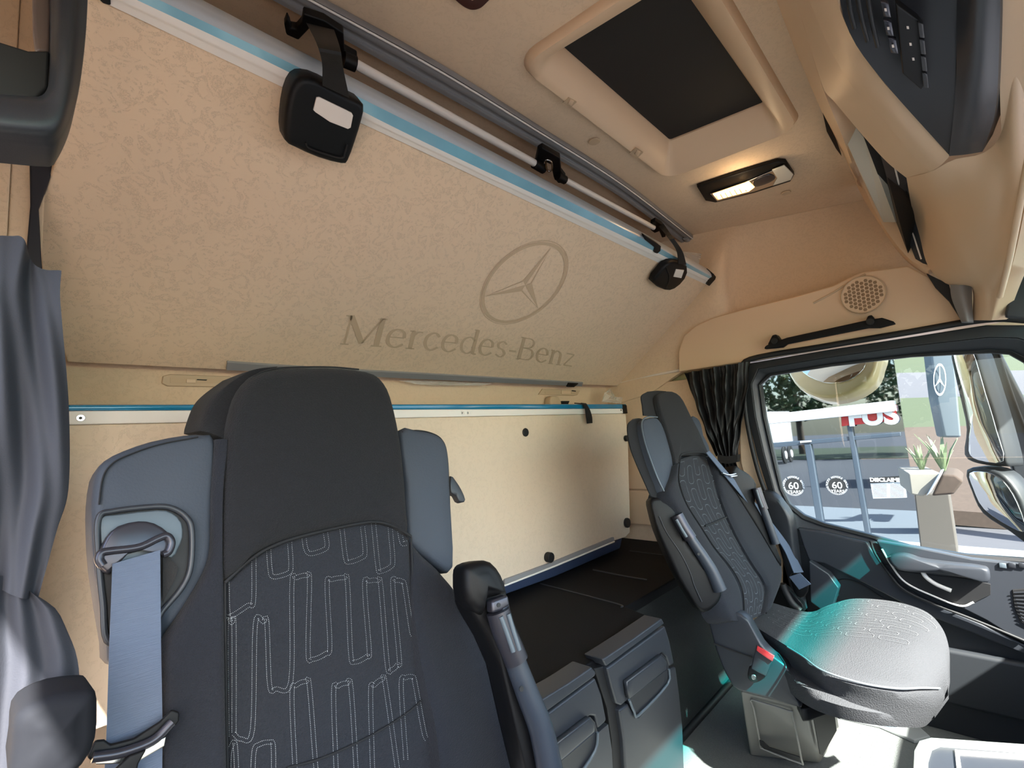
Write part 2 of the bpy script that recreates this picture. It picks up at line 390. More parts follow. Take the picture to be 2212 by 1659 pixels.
# ---- passenger door
px = XP(1.98)
inn = [(1643, 831), (1664, 812), (1794, 791), (1967, 771), (2139, 762), (2180, 765), (2212, 783), (2270, 900), (2290, 1225), (2212, 1208), (2087, 1199), (1967, 1180), (1863, 1151), (1781, 1131), (1736, 1113), (1705, 1089), (1688, 1055), (1670, 976), (1653, 900)]
out = [(1607, 830), (1617, 785), (1780, 757), (1960, 729), (2130, 702), (2212, 702), (2290, 720), (2400, 900), (2400, 1300), (2212, 1262), (2087, 1250), (1960, 1232), (1850, 1205), (1760, 1180), (1722, 1180), (1690, 1140), (1662, 1070), (1635, 985), (1615, 900)]
dr = thing('door_1', 'charcoal passenger door with armrest pull and window', 'door', at(1900, 1250, 'X', 2.0), kind='structure')
del dr['category']
mid = [(a*.45+c*.55, b*.45+d*.55) for (a, b), (c, d) in zip(inn, out)]
frame('window_surround', [at(a, b, 'X', 2.0) for a, b in inn], [at(a, b, 'X', 1.965) for a, b in mid], (.03, 0, 0), M['charl'], dr, bevel=.004)
frame('outer_frame', [at(a, b, 'X', 1.966) for a, b in mid], [at(a, b, 'X', 1.972) for a, b in out], (.05, 0, 0), M['door'], dr, bevel=.004)
frame('window_seal', [at(a, b, 'X', 1.995) for a, b in inn], [at(a+(c-a)*.12, b+(d-b)*.12, 'X', 1.985) for (a, b), (c, d) in zip(inn, out)], (.012, 0, 0), M['rubber'], dr, bevel=.002)
tube('door_seal', [at(1604, 806, 'X', 1.96), at(1620, 776, 'X', 1.96), at(1780, 748, 'X', 1.96), at(1960, 718, 'X', 1.96), at(2130, 690, 'X', 1.96), at(2230, 692, 'X', 1.96)], .010, M['rubber'], dr)
tube('door_seal', [at(1604, 806, 'X', 1.965), at(1612, 900, 'X', 1.965), at(1630, 990, 'X', 1.965), at(1655, 1065, 'X', 1.965), at(1700, 1140, 'X', 1.965), at(1722, 1230, 'X', 1.965), at(1740, 1310, 'X', 1.965)], .008, M['rubber'], dr)
wg = mesh('window_1', [at(a, b, 'X', 2.012) for a, b in inn], [list(range(len(inn)))], M['glass']); struct(wg)
top = [at(1690, 1128, 'X', 1.985), at(1722, 1165, 'X', 1.985), at(1760, 1172, 'X', 1.985), at(1850, 1195, 'X', 1.985), at(1960, 1222, 'X', 1.985), at(2087, 1240, 'X', 1.985), at(2212, 1252, 'X', 1.985), at(2400, 1290, 'X', 1.985)]
card = top+[Vector((1.985, -.65, top[-1].z)), Vector((1.985, -.65, FZ)), Vector((1.985, .62, FZ))]
prism('door_card', card, (.05, 0, 0), M['door'], dr)
def onx(pts, x): return [at(a, b, 'X', x) for a, b in pts]
prism('upper_panel', onx([(1722, 1140), (1780, 1150), (1873, 1172), (1915, 1231), (1946, 1268), (2003, 1299), (2117, 1346), (2230, 1400), (2225, 1420), (2110, 1372), (1990, 1325), (1870, 1262), (1780, 1218), (1747, 1211), (1735, 1180)], 1.955), (.03, 0, 0), M['charl'], dr, bevel=.006)
tube('trim_strip', onx([(1880, 1168), (1890, 1195), (1918, 1236), (1950, 1272), (2003, 1299), (2117, 1344), (2215, 1385)], 1.945), .004, M['rubber'], dr)
prism('inner_panel', onx([(1892, 1168), (1980, 1183), (2100, 1208), (2230, 1222), (2260, 1420), (2130, 1340), (2060, 1305), (1965, 1266), (1935, 1232), (1905, 1190)], 1.95), (.03, 0, 0), M['charl'], dr, bevel=.004)
prism('handle_recess', onx([(1935, 1232), (1990, 1240), (2090, 1250), (2140, 1262), (2140, 1285), (2105, 1302), (2074, 1309), (1960, 1262)], 1.945), (.006, 0, 0), M['rubber'], dr, bevel=.001)
tube('chrome_edge', onx([(1905, 1186), (1925, 1220), (1956, 1258), (2015, 1287), (2074, 1309), (2103, 1301)], 1.938), .0028, M['alu'], dr)
pillow('armrest_pull', onx([(1917, 1206), (1949, 1199), (1985, 1210), (2050, 1219), (2114, 1226), (2137, 1235), (2134, 1260), (2090, 1250), (2010, 1240), (1940, 1232)], 1.90), (-1, 0, 0), .045, .012, .004, M['charl'], dr)
lt = tube('door_latch_lever', onx([(1992, 1232), (2000, 1246), (2022, 1262), (2055, 1276)], 1.925), .006, M['alu'], dr)
for a in (2158, 2178, 2200): pillow('window_switch', onx([(a, 1216), (a+15, 1218), (a+17, 1228), (a+1, 1226)], 1.945), (-1, 0, 0), .006, .001, .001, M['plate'] if a < 2170 else M['char'], dr, sm=0)
sp = prism('speaker_mesh', onx([(2186, 1274), (2230, 1270), (2240, 1370), (2203, 1342), (2190, 1310)], 1.947), (.01, 0, 0), M['rubber'], dr)
for k in range(9): tube('mesh_bar', onx([(2190+k*2.2, 1280+k*7.5), (2235, 1278+k*9.5)], 1.944), .0012, M['charl'], sp, seg=6, sm=1)
tube('pocket_seam', onx([(1806, 1290), (1806, 1262), (1822, 1252), (1860, 1262), (1920, 1300), (2000, 1330)], 1.984), .003, M['rubber'], dr)
box('door_pocket', (1.955, -.6, -.86), (1.985, .30, -.70), M['door'], dr, bevel=.012)
prism('pillar_foot', onx([(1747, 1211), (1790, 1240), (1812, 1270), (1800, 1310), (1790, 1330), (1750, 1300)], 1.93), (.04, 0, 0), M['charl'], dr, bevel=.004)
# pillar beside the passenger seat
bp_ = struct(prism('trim_6', onx([(1590, 800), (1612, 790), (1622, 900), (1642, 1000), (1668, 1090), (1722, 1180), (1748, 1330), (1690, 1330), (1640, 1150), (1600, 1000)], 1.985), (.06, 0, 0), M['wall'], bevel=.004))
tb = struct(patch('trim_7', [onx([(1645, 1062), (1662, 1066), (1680, 1080)], 1.90), onx([(1655, 1110), (1680, 1105), (1706, 1120)], 1.90), onx([(1680, 1180), (1700, 1180), (1716, 1180)], 1.90), onx([(1700, 1250), (1712, 1255), (1726, 1260)], 1.90), onx([(1715, 1310), (1725, 1315), (1738, 1320)], 1.90)], (.06, 0, 0), M['char'], r=(.01, .01, .01, 0)))
# side header panel above the door
hp = thing('side_header_panel', 'long moulded beige panel above the passenger door, with round speaker', 'panel', at(1700, 720, 'X', 2.0))
HO = [(1466, 803), (1465, 760), (1477, 725), (1502, 704), (1538, 687), (1621, 664), (1712, 642), (1800, 617), (1830, 602), (1860, 588), (1961, 574), (2005, 597), (2052, 646), (2077, 689), (2212, 668), (2212, 676), (2150, 686), (1950, 720), (1760, 755), (1617, 781), (1567, 788)]
prism('panel_body', onx(HO, 1.965), (.14, 0, 0), M['bplas'], hp, bevel=.014, seg=4)
tube('panel_crease', onx([(1757, 655), (1800, 632), (1835, 610), (1870, 592)], 1.966), .004, M['bplas2'], hp)
sc = at(1865, 637, 'X', 1.963); sr_ = (at(1913, 637, 'X', 1.963)-at(1817, 637, 'X', 1.963)).length/2
sg = disc('speaker_grille', sc, (-1, 0, 0), sr_, .006, M['bplas'], hp, seg=44)
ring('speaker_rim', sc, (-1, 0, 0), sr_*.97, sr_*1.03, .008, M['bdark'], sg)
hv, hf = [], []
hs = sr_*.20
for i in range(-7, 8):
    for j in range(-7, 8):
        cx = i*hs*.98; cyy = (j+(i % 2)*.5)*hs*1.05
        if cx*cx+cyy*cyy > (sr_*.86)**2 or (abs(i-1) < 2 and j in (4, 5, 3) and i*i+j*j > 14): continue
        for b in range(-2, 3):  # slats inside each hexagon
            yy = b*hs*.17; hw = hs*.45*(1-abs(b)*.16); k = len(hv)
            for a_, b_ in ((-hw, -hs*.055), (hw, -hs*.055), (hw, hs*.055), (-hw, hs*.055)):
                hv.append(sc+Vector((-.0066, cx+a_, cyy+yy+b_)))
            hf.append([k, k+1, k+2, k+3])
mesh('grille_slots', hv, hf, mat('speaker_slots', (128, 98, 70), .9), sg)
# grab handle
gh = thing('overhead_grab_bar', 'black bar grab handle on the beige panel above the passenger door', 'handle', at(1780, 720, 'X', 1.93))
prism('grip_bar', onx([(1662, 742), (1700, 729), (1878, 690), (1905, 686), (1930, 694), (1935, 699), (1900, 708), (1875, 708), (1700, 743), (1690, 750), (1650, 754), (1652, 748)], 1.915), (.022, 0, 0), M['black'], gh, bevel=.004)
for (a, b) in ((1673, 736), (1880, 694)):
    f_ = prism('mounting_foot', onx([(a-15, b+8), (a-5, b-12), (a+3, b-14), (a+14, b+2), (a+14, b+8)], 1.925), (.04, 0, 0), M['black'], gh, bevel=.003)
    disc('screw_cover', at(a, b+1, 'X', 1.914), (-1, 0, 0), .011, .006, M['rubber'], f_)

# ---- roof: hatch, lamps, caps, rails
rh = thing('roof_hatch', 'beige framed roof hatch with black blind closed across it', 'hatch', (HA+HC)/2)
zo = Vector((0, 0, .016))
q0 = rrect(Hq, .06); q1 = rrect(inset(Hq, .012), .055); _a, _b, _c = at(1156, 127, 'Z', RZ), at(1441, 374, 'Z', RZ), at(1697, 277, 'Z', RZ); q2 = rrect([_a, _b, _c, _a+_c-_b], .035)
vs = [p+Vector((0, 0, .002)) for p in q0]+[p-zo for p in q1]+[p-zo*.9 for p in q2]; n = len(q0)
dq = [at(1209, 98, 'Z', .845), at(1447, 305, 'Z', .845), at(1650, 224, 'Z', .845)]; dq.append(dq[0]+dq[2]-dq[1])
q3 = rrect(dq, .008)
vs += [Vector((p.x, p.y, .845)) for p in q3]+[Vector((p.x, p.y, .86)) for p in q3]
fs = []
for k in range(4):
    for i in range(n): j = (i+1) % n; fs.append([k*n+i, k*n+j, (k+1)*n+j, (k+1)*n+i])
o = mesh('hatch_frame', vs, fs, M['bplas'], rh, smooth=True); o.data.set_sharp_from_angle(angle=radians(55))
o.modifiers.new('s', 'SOLIDIFY').thickness = .006
mesh('roller_blind', [Vector((p.x, p.y, .85)) for p in q3]+[Vector((p.x, p.y, .858)) for p in q3], [list(range(n)), list(range(n, 2*n))]+[[i, (i+1) % n, n+(i+1) % n, n+i] for i in range(n)], M['hatchd'], rh)
for (a, b) in ((1230, 222), (1374, 331)):
    s = 11
    cl = prism('clip_recess', [at(a-s*1.3, b, 'Z', .783), at(a-s*.1, b-s, 'Z', .783), at(a+s*1.4, b-s*.1, 'Z', .783), at(a+s*.2, b+s, 'Z', .783)], (0, 0, .003), M['bplas2'], rh, bevel=0)
    pillow('clip', [at(a-s*.3, b+s*.2, 'Z', .781), at(a+s*.2, b-s*.6, 'Z', .781), at(a+s*.9, b-s*.2, 'Z', .781), at(a+s*.4, b+s*.7, 'Z', .781)], (0, 0, -1), .003, .001, .001, M['bplas'], cl, sm=0)
for (a, b, l) in ((1284, 305, 'round beige screw cap on the ceiling beside the roof hatch'), (1698, 416, 'round beige screw cap on the ceiling beside the lit lamp')):
    tag(disc('screw_cap', at(a, b, 'Z', .797), (0, 0, -1), .0155, .003, M['bplas2']), l, 'screw cap', 'round screw caps on the ceiling')
# dome light
dl = thing('ceiling_lamp', 'black oblong ceiling lamp with one lit amber lens and chrome end', 'lamp', at(1610, 395, 'Z', .79))
def onz(pts, z): return [at(a, b, 'Z', z) for a, b in pts]
pillow('housing', onz([(1506, 405), (1514, 402), (1600, 374), (1680, 350), (1698, 351), (1716, 378), (1708, 392), (1630, 417), (1545, 438), (1524, 434)], .785), (0, 0, -1), .014, .003, .002, M['black'], dl, sm=1)
pillow('reflector', onz([(1534, 419), (1620, 390), (1694, 358), (1714, 377), (1708, 388), (1630, 414), (1549, 435)], .779), (0, 0, -1), .003, .001, .0, M['chrome'], dl, sm=0)
lensm = mat('lit_amber_lens', (255, 190, 120), .3, emit=(255, 176, 100), es=6.0)
pillow('lit_lens', onz([(1540, 420), (1580, 406), (1618, 393), (1630, 405), (1618, 414), (1580, 424), (1550, 432)], .777), (0, 0, -1), .004, .001, .002, lensm, dl, sm=0)
bulb = disc('bulb', at(1608, 406, 'Z', .774), (0, 0, -1), .012, .003, mat('bulb_glow', (255, 236, 200), .3, emit=(255, 226, 170), es=18.0), dl)
for k in range(7): tube('lens_rib', [at(1546+k*10, 423-k*3.3, 'Z', .7755), at(1552+k*10, 433-k*3.3, 'Z', .7755)], .0011, M['steel'], bpy.data.objects['lit_lens'], seg=6, sm=1)
pillow('clear_lens', onz([(1628, 392), (1660, 378), (1675, 385), (1660, 396), (1632, 404)], .776), (0, 0, -1), .004, .002, .003, M['gun'], dl)
pillow('chrome_end', onz([(1668, 368), (1694, 358), (1714, 377), (1708, 389), (1670, 401), (1679, 385)], .7765), (0, 0, -1), .004, .001, .0006, mat('satin_chrome_end', (222, 222, 214), .25, .2), dl, sm=0)
lampl = light('lamp_light', 'POINT', at(1600, 410, 'Z', .73), .35, (1, .72, .42), shadow_soft_size=.03)
l2 = thing('ceiling_lamp', 'dark red-brown ceiling lamp cut by the top edge of the picture', 'lamp', at(1020, -20, 'Z', .79))
pillow('housing', onz([(975, -10), (985, 4), (1003, 18), (1020, 24), (1038, 20), (1054, 6), (1070, -14), (1080, -60), (960, -60)], .787), (0, 0, -1), .012, .004, .002, mat('maroon_plastic', (70, 40, 36), .3), l2)
pillow('lens', onz([(1005, -8), (1020, 2), (1040, -6), (1050, -50), (990, -50)], .784), (0, 0, -1), .004, .001, .001, mat('lamp_lens_cream', (240, 220, 190), .2), l2, sm=0)
# ceiling rail
rl = thing('ceiling_rail', 'grooved grey aluminium rail running along the rear of the ceiling', 'rail', at(1100, 260, 'Z', .79))
UE = [(640, -20), (677, 0), (948, 148), (1165, 282), (1350, 400), (1497, 514)]; LE = [(560, -20), (597, 0), (984-90, 166), (1165, 318), (1350, 430), (1490, 536)]
ra, rb = onz(UE, .782), onz(LE, .782)
def lerp2(t): return [a.lerp(b, t) for a, b in zip(ra, rb)]
A = [lerp2(t) for t in (0, .12, .3, .5, .52, .75, .77, 1)]
vsn = [0, .004, .0, .0, .004, .004, -.002, -.004]
patch('rail_profile', [[p+Vector((0, 0, dz)) for p in row] for row, dz in zip(A, vsn)], (0, 0, .014), M['alug'], rl, nu=40, nv=30)
tube('bright_edge', [p+Vector((0, 0, -.001)) for p in lerp2(.08)], .0022, M['alu'], rl)
tube('end_piece', [at(1480, 515, 'Z', .78), at(1497, 530, 'Z', .778), at(1504, 530, 'Z', .778)], .010, M['alug'], rl, flat=.5)
# hanging rail
yr = .80
hr = thing('hanging_rail', 'thin aluminium hanging rod on three black brackets below the ceiling rail', 'rail', at(1150, 350, 'Y', .84))
rodp = [at(752, 130, 'Z', .715), at(1157, 354, 'Z', .715), at(1215, 386, 'Z', .715), at(1412, 492, 'Z', .715)]
tube('rod', rodp[:2], .0095, M['alu'], hr, sm=1, seg=14); tube('rod', rodp[2:], .0085, M['alu'], hr, sm=1, seg=14)
def zpoly(pts, z): return [at(a, b, 'Z', z) for a, b in pts]
b1 = prism('bracket', zpoly([(655, 30), (700, 45), (742, 72), (744, 110), (772, 125), (766, 152), (742, 145), (715, 100), (676, 78), (672, 60), (645, 88), (618, 76), (614, 55), (620, 40), (626, 52), (628, 62), (640, 64), (652, 50)], .725), (0, 0, .016), M['black'], hr, bevel=.003)
tube('rod_socket', [at(742, 128, 'Z', .713), at(768, 139, 'Z', .713)], .014, M['black'], b1, sm=1)
b2 = prism('bracket', zpoly([(1162, 326), (1172, 320), (1210, 342), (1213, 372), (1222, 384), (1218, 397), (1205, 396), (1196, 384), (1190, 356), (1176, 350), (1174, 366), (1160, 372), (1154, 362)], .72), (0, 0, .016), M['black'], hr, bevel=.003)
tube('rod_socket', [at(1154, 353, 'Z', .714), at(1174, 365, 'Z', .714)], .013, M['black'], b2, sm=1)
tube('rod_socket', [at(1204, 380, 'Z', .714), at(1220, 389, 'Z', .714)], .012, M['black'], b2, sm=1)
tube('d_ring', [at(a, b, 'Z', .705) for a, b in ((1180, 346), (1191, 350), (1192, 366), (1185, 370), (1180, 362))], .0025, M['steel'], b2, closed=True)
b3 = prism('bracket', zpoly([(1406, 484), (1416, 478), (1430, 486), (1440, 498), (1438, 512), (1430, 514), (1424, 500), (1414, 504), (1406, 498)], .72), (0, 0, .016), M['black'], hr, bevel=.003)

# ---- overhead front locker (upper right)
ov = thing('overhead_locker', 'beige overhead locker unit with a dark control panel, at the upper right', 'locker', at(1950, 350, 'X', 1.6))
def tz(px_, py_, z): return at(px_, py_, 'Z', z)
A0 = [at(1677, 0, 'Z', .80), at(1715, 100, 'Z', .795), at(1775, 241, 'Z', .79), at(1824, 347, 'X', 1.98), at(1866, 431, 'X', 2.02), at(1892, 472, 'X', 2.03), at(1929, 530, 'X', 2.02), at(1965, 570, 'X', 2.0), at(2005, 597, 'X', 1.97)]
A0.insert(0, at(1640, -90, 'Z', .80))
A1 = [at(1690, -90, 'Z', .70), at(1720, 0, 'Z', .70), at(1745, 85, 'Z', .70), at(1779, 194, 'Z', .69), at(1818, 290, 'Z', .67), at(1848, 370, 'X', 1.90), at(1871, 415, 'X', 1.95), at(1907, 487, 'X', 1.97), at(1961, 556, 'X', 1.96), at(2006, 584, 'X', 1.95)]
patch('locker_rim', [A0, [a.lerp(b, .5)+Vector((0, 0, -.006)) for a, b in zip(A0, A1)], A1], (0, -.03, .02), M['bplas'], ov, nu=60, nv=8)
# face between the opening and the fold
B0 = [at(1690, -90, 'Z', .70), at(1720, 0, 'Z', .70), at(1745, 85, 'Z', .70), at(1780, 194, 'Z', .68), at(1800, 217, 'Z', .66), at(1864, 293, 'Z', .63), at(1916, 350, 'Z', .61), at(1959, 385, 'Z', .60)]
B1 = [at(1712, -90, 'Z', .64), at(1748, 0, 'Z', .64), at(1790, 100, 'Z', .63), at(1835, 178, 'Z', .61), at(1870, 220, 'Z', .60), at(1930, 285, 'Z', .58), at(1975, 340, 'Z', .57), at(2010, 371, 'Z', .56)]
patch('locker_underside', [B0, B1], (0, -.03, .03), M['bplas'], ov, nu=50, nv=8)
B2 = [at(1790, -90, 'Z', .585), at(1808, 0, 'Z', .585), at(1840, 80, 'Z', .58), at(1880, 140, 'Z', .575), at(1915, 185, 'Z', .57), at(1970, 245, 'Z', .565), at(2020, 300, 'Z', .555), at(2052, 337, 'Z', .55)]
patch('locker_face', [B1, [a.lerp(b, .5)+Vector((0, 0, -.004)) for a, b in zip(B1, B2)], B2], (0, -.03, .03), M['bplas'], ov, nu=50, nv=12)
# end part reaching down to the door
C0 = [at(1958, 384, 'Z', .60), at(1970, 450, 'X', 1.86), at(1986, 508, 'X', 1.92), at(2006, 577, 'X', 1.94), at(2052, 617, 'X', 1.93), at(2098, 617, 'X', 1.93), at(2101, 692, 'X', 1.93)]
C1 = [at(2010, 371, 'Z', .56), at(2018, 440, 'X', 1.68), at(2040, 510, 'X', 1.74), at(2070, 570, 'X', 1.78), at(2090, 600, 'X', 1.82), at(2110, 625, 'X', 1.86), at(2118, 692, 'X', 1.90)]
C2 = [at(2060, 345, 'Z', .555), at(2080, 420, 'X', 1.58), at(2100, 500, 'X', 1.66), at(2115, 570, 'X', 1.74), at(2122, 610, 'X', 1.80), at(2126, 640, 'X', 1.84), at(2130, 692, 'X', 1.89)]
C3 = [at(2125, 330, 'Z', .55), at(2130, 420, 'X', 1.55), at(2135, 500, 'X', 1.64), at(2138, 570, 'X', 1.72), at(2140, 610, 'X', 1.78), at(2141, 640, 'X', 1.83), at(2142, 692, 'X', 1.88)]
C4 = [at(2165, 280, 'Z', .55), at(2175, 400, 'X', 1.52), at(2168, 500, 'X', 1.62), at(2160, 570, 'X', 1.70), at(2156, 610, 'X', 1.77), at(2150, 650, 'X', 1.83), at(2144, 690, 'X', 1.88)]
C5 = [at(2190, 100, 'Z', .55), at(2230, 300, 'X', 1.40), at(2215, 440, 'X', 1.52), at(2190, 560, 'X', 1.66), at(2172, 610, 'X', 1.76), at(2158, 650, 'X', 1.83), at(2146, 690, 'X', 1.88)]
patch('end_panel', [C0, C1, C2, C3, C4, C5], (.03, -.03, 0), M['bplas'], ov, nu=40, nv=40)
D0 = [at(2163, -60, 'Z', .55), at(2162, 0, 'Z', .55), at(2163, 100, 'Z', .55), at(2160, 200, 'Z', .55), at(2163, 282, 'Z', .55)]
D1 = [at(2300, -60, 'Z', .53), at(2300, 0, 'Z', .53), at(2300, 140, 'Z', .53), at(2300, 300, 'Z', .53), at(2300, 420, 'Z', .53)]
patch('front_band', [D0, D1], (0, -.02, .03), M['bplas'], ov, nu=20, nv=10)
# dark control panel
patch('control_panel', [[at(1806, -60, 'Z', .60), at(1830, 60, 'Z', .575), at(1905, 172, 'Z', .565), at(2052, 337, 'Z', .548)], [at(1950, -60, 'Z', .59), at(1960, 60, 'Z', .575), at(2000, 190, 'Z', .562), at(2068, 334, 'Z', .547)], [at(2070, -60, 'Z', .575), at(2068, 60, 'Z', .568), at(2066, 200, 'Z', .556), at(2085, 333, 'Z', .546)]], (0, -.02, .03), M['char'], ov, nu=20, nv=24)
patch('control_panel_side', [[at(2068, -60, 'Z', .572), at(2066, 60, 'Z', .566), at(2064, 200, 'Z', .554), at(2050, 337, 'Z', .546)], [at(2110, -60, 'Z', .548), at(2110, 60, 'Z', .545), at(2105, 200, 'Z', .542), at(2085, 334, 'Z', .54)], [at(2160, -60, 'Z', .545), at(2160, 60, 'Z', .545), at(2150, 240, 'Z', .544), at(2122, 328, 'Z', .543)]], (0, -.02, .03), M['charl'], ov, nu=20, nv=24)
ctrl = bpy.data.objects['control_panel']
for (x0, y0, x1, y1) in ((1832, -10, 1846, 60), (1852, -10, 1874, 88), (1874, -10, 1896, 100)):
    tube('panel_slot', [at(x0, y0, 'Z', .560), at((x0+x1)/2-2, (y0+y1)/2, 'Z', .558), at(x1, y1, 'Z', .557)], .0028, M['rubber'], ctrl)
for k, (a, b) in enumerate(((1912, 22), (1918, 62), (1928, 100), (1960, 60), (1966, 96), (1972, 128))):
    pillow('button', [at(a-9, b-16, 'Z', .553), at(a+8, b-14, 'Z', .553), at(a+13, b+17, 'Z', .553), at(a-3, b+15, 'Z', .553)], (0, 0, -1), .006, .002, .002, M['gun'], ctrl, sm=0)
    pillow('button_lamp', [at(a-2, b-3, 'Z', .5495), at(a+3, b-3, 'Z', .5495), at(a+4, b+3, 'Z', .5495), at(a-1, b+3, 'Z', .5495)], (0, 0, -1), .001, .0003, .0002, M['white'], ctrl, sm=0)
prism('display_block', [at(1935, 8, 'Z', .55), at(1984, 44, 'Z', .55), at(1996, 60, 'Z', .55), at(2002, 180, 'Z', .55), at(1990, 195, 'Z', .55), at(1950, 160, 'Z', .55)], (0, 0, .012), M['black'], ctrl, bevel=.002)
for k in range(4): pillow('key', [at(1983+k*3, 50+k*36, 'Z', .546), at(1994+k*3, 52+k*36, 'Z', .546), at(1997+k*3, 82+k*36, 'Z', .546), at(1987+k*3, 82+k*36, 'Z', .546)], (0, 0, -1), .004, .001, .0006, M['char'], ctrl, sm=0)
# inside of the open shelf
prism('shelf_liner', [at(1780, 196, 'Z', .72), at(1800, 214, 'Z', .72), at(1868, 300, 'Z', .69), at(1935, 480, 'X', 1.93), at(1908, 480, 'X', 1.95), at(1871, 405, 'X', 1.94), at(1830, 310, 'Z', .70)], (.0, -.01, .01), mat('pale_shelf_liner', (206, 200, 188), .6), ov, bevel=0)
prism('shelf_recess', [at(1864, 292, 'Z', .68), at(1905, 338, 'Z', .67), at(1960, 384, 'Z', .66), at(1990, 500, 'X', 1.98), at(2012, 590, 'X', 1.99), at(1965, 560, 'X', 1.99), at(1905, 485, 'X', 1.99), at(1935, 480, 'X', 1.99)], (.0, -.01, .01), M['rubber'], ov, bevel=0)
prism('shelf_flap', [at(1902, 336, 'Z', .645), at(1960, 386, 'Z', .635), at(1972, 450, 'X', 1.9), at(2004, 572, 'X', 1.95), at(1980, 565, 'X', 1.96), at(1938, 460, 'X', 1.92)], (.0, -.004, .004), M['charl'], ov, bevel=0)
tube('flap_edge', [at(1932, 356, 'Z', .635), at(1955, 450, 'X', 1.885), at(1990, 560, 'X', 1.94)], .002, M['alu'], ov)
patch('shelf_bracket', [[at(2052, 615, 'X', 1.92), at(2075, 615, 'X', 1.90), at(2100, 615, 'X', 1.915)], [at(2056, 645, 'X', 1.92), at(2080, 645, 'X', 1.90), at(2100, 645, 'X', 1.915)], [at(2077, 695, 'X', 1.92), at(2090, 695, 'X', 1.90), at(2103, 695, 'X', 1.915)]], (.03, 0, 0), M['alug'], ov)
prism('gap_shade', onx([(2001, 590), (2050, 614), (2058, 645), (2078, 694), (2050, 650), (2020, 620)], 1.945), (.02, 0, 0), M['rubber'], ov, bevel=.001)  # dark strip standing in for the shade in the open gap
prism('side_slot', [at(1776, 240, 'Z', .785), at(1790, 268, 'Z', .785), at(1808, 310, 'Z', .785), at(1818, 338, 'Z', .785), at(1806, 322, 'Z', .785), at(1786, 285, 'Z', .785)], (0, 0, .01), M['black'], ov, bevel=.001)
tube('edge_highlight_rim', [at(2225, 330, 'X', 1.36), at(2205, 430, 'X', 1.48), at(2180, 560, 'X', 1.64), at(2160, 640, 'X', 1.8)], .007, M['bplas'], ov)
gp = tag(prism('sun_visor_end', onx([(2178, 640), (2200, 555), (2230, 540), (2230, 690), (2170, 684)], 1.86), (.03, 0, 0), M['charl'], bevel=.006), 'grey plastic pillar cap at the right edge below the overhead locker', 'trim cap')

# ---- upper bunk
ub_p = Plane((1, 1.2, .2), (0, -.37, -.48)); un = ub_p.n
ub = thing('upper_bunk', 'upper bunk folded up at a slant, beige underside with printed star and lettering', 'bunk', (1.0, 1.0, .4))
UO = [(150, -45), (240, 13), (633, 197), (1350, 533), (1532, 617), (1482, 680), (1440, 722), (1352, 826), (1335, 834), (1255, 831), (900, 816), (500, 800), (145, 783), (105, 660), (88, 570), (82, 450), (152, 262), (150, 100)]
prism('base_panel', [ub_p(a, b) for a, b in UO], -un*.022, M['bunk'], ub, bevel=.003)
L0 = [(150, -30), (633, 199), (900, 322), (1350, 534), (1532, 618)]; L1 = [(200, -45), (633, 160), (900, 299), (1350, 512), (1537, 604)]
L2 = [(230, -55), (636, 141), (900, 272), (1350, 496), (1539, 599)]; L3 = [(330, -45), (633, 112), (900, 248), (1350, 486), (1546, 594)]
rowp = lambda L, off: [ub_p(a, b, off) for a, b in L]
patch('aluminium_edge', [rowp(L0, .002), rowp([(a*.55+c*.45, b*.55+d*.45) for (a, b), (c, d) in zip(L0, L1)], .007), rowp([(a*.45+c*.55, b*.45+d*.55) for (a, b), (c, d) in zip(L0, L1)], .010), rowp(L1, .012)], -un*.03, M['alu'], ub, nu=40, nv=12)
patch('blue_film', [rowp(L1, .012), rowp(L2, .014)], -un*.03, M['film'], ub, nu=40, nv=6)
patch('rounded_edge', [rowp(L2, .014), rowp([(a*.5+c*.5, b*.5+d*.5) for (a, b), (c, d) in zip(L2, L3)], .008), rowp(L3, -.006)], -un*.03, mat('blue_tinted_edge', (182, 192, 202), .25, .1), ub, nu=40, nv=8)
prism('end_cap', [ub_p(a, b, .014) for a, b in ((1530, 606), (1542, 592), (1547, 598), (1545, 606), (1536, 620), (1528, 616))], -un*.04, M['black'], ub)
prism('corner_cap', [ub_p(a, b, .014) for a, b in ((205, -12), (238, -12), (240, 13), (222, 8))], -un*.04, M['black'], ub)
prism('lower_rail', [ub_p(a, b, .006) for a, b in ((491, 783), (700, 797), (900, 807), (1260, 827), (1257, 835), (900, 819), (700, 809), (489, 800))], -un*.02, M['alug'], ub, bevel=.001)
prism('rail_latch', [ub_p(a, b, .010) for a, b in ((1228, 828), (1250, 829), (1240, 837), (1224, 836))], -un*.02, M['black'], ub)
prism('strap_clip', [ub_p(a, b, .02) for a, b in ((1394, 510), (1428, 532), (1427, 542), (1420, 548), (1414, 546), (1416, 536), (1396, 520))], -un*.02, M['black'], ub, bevel=.001)
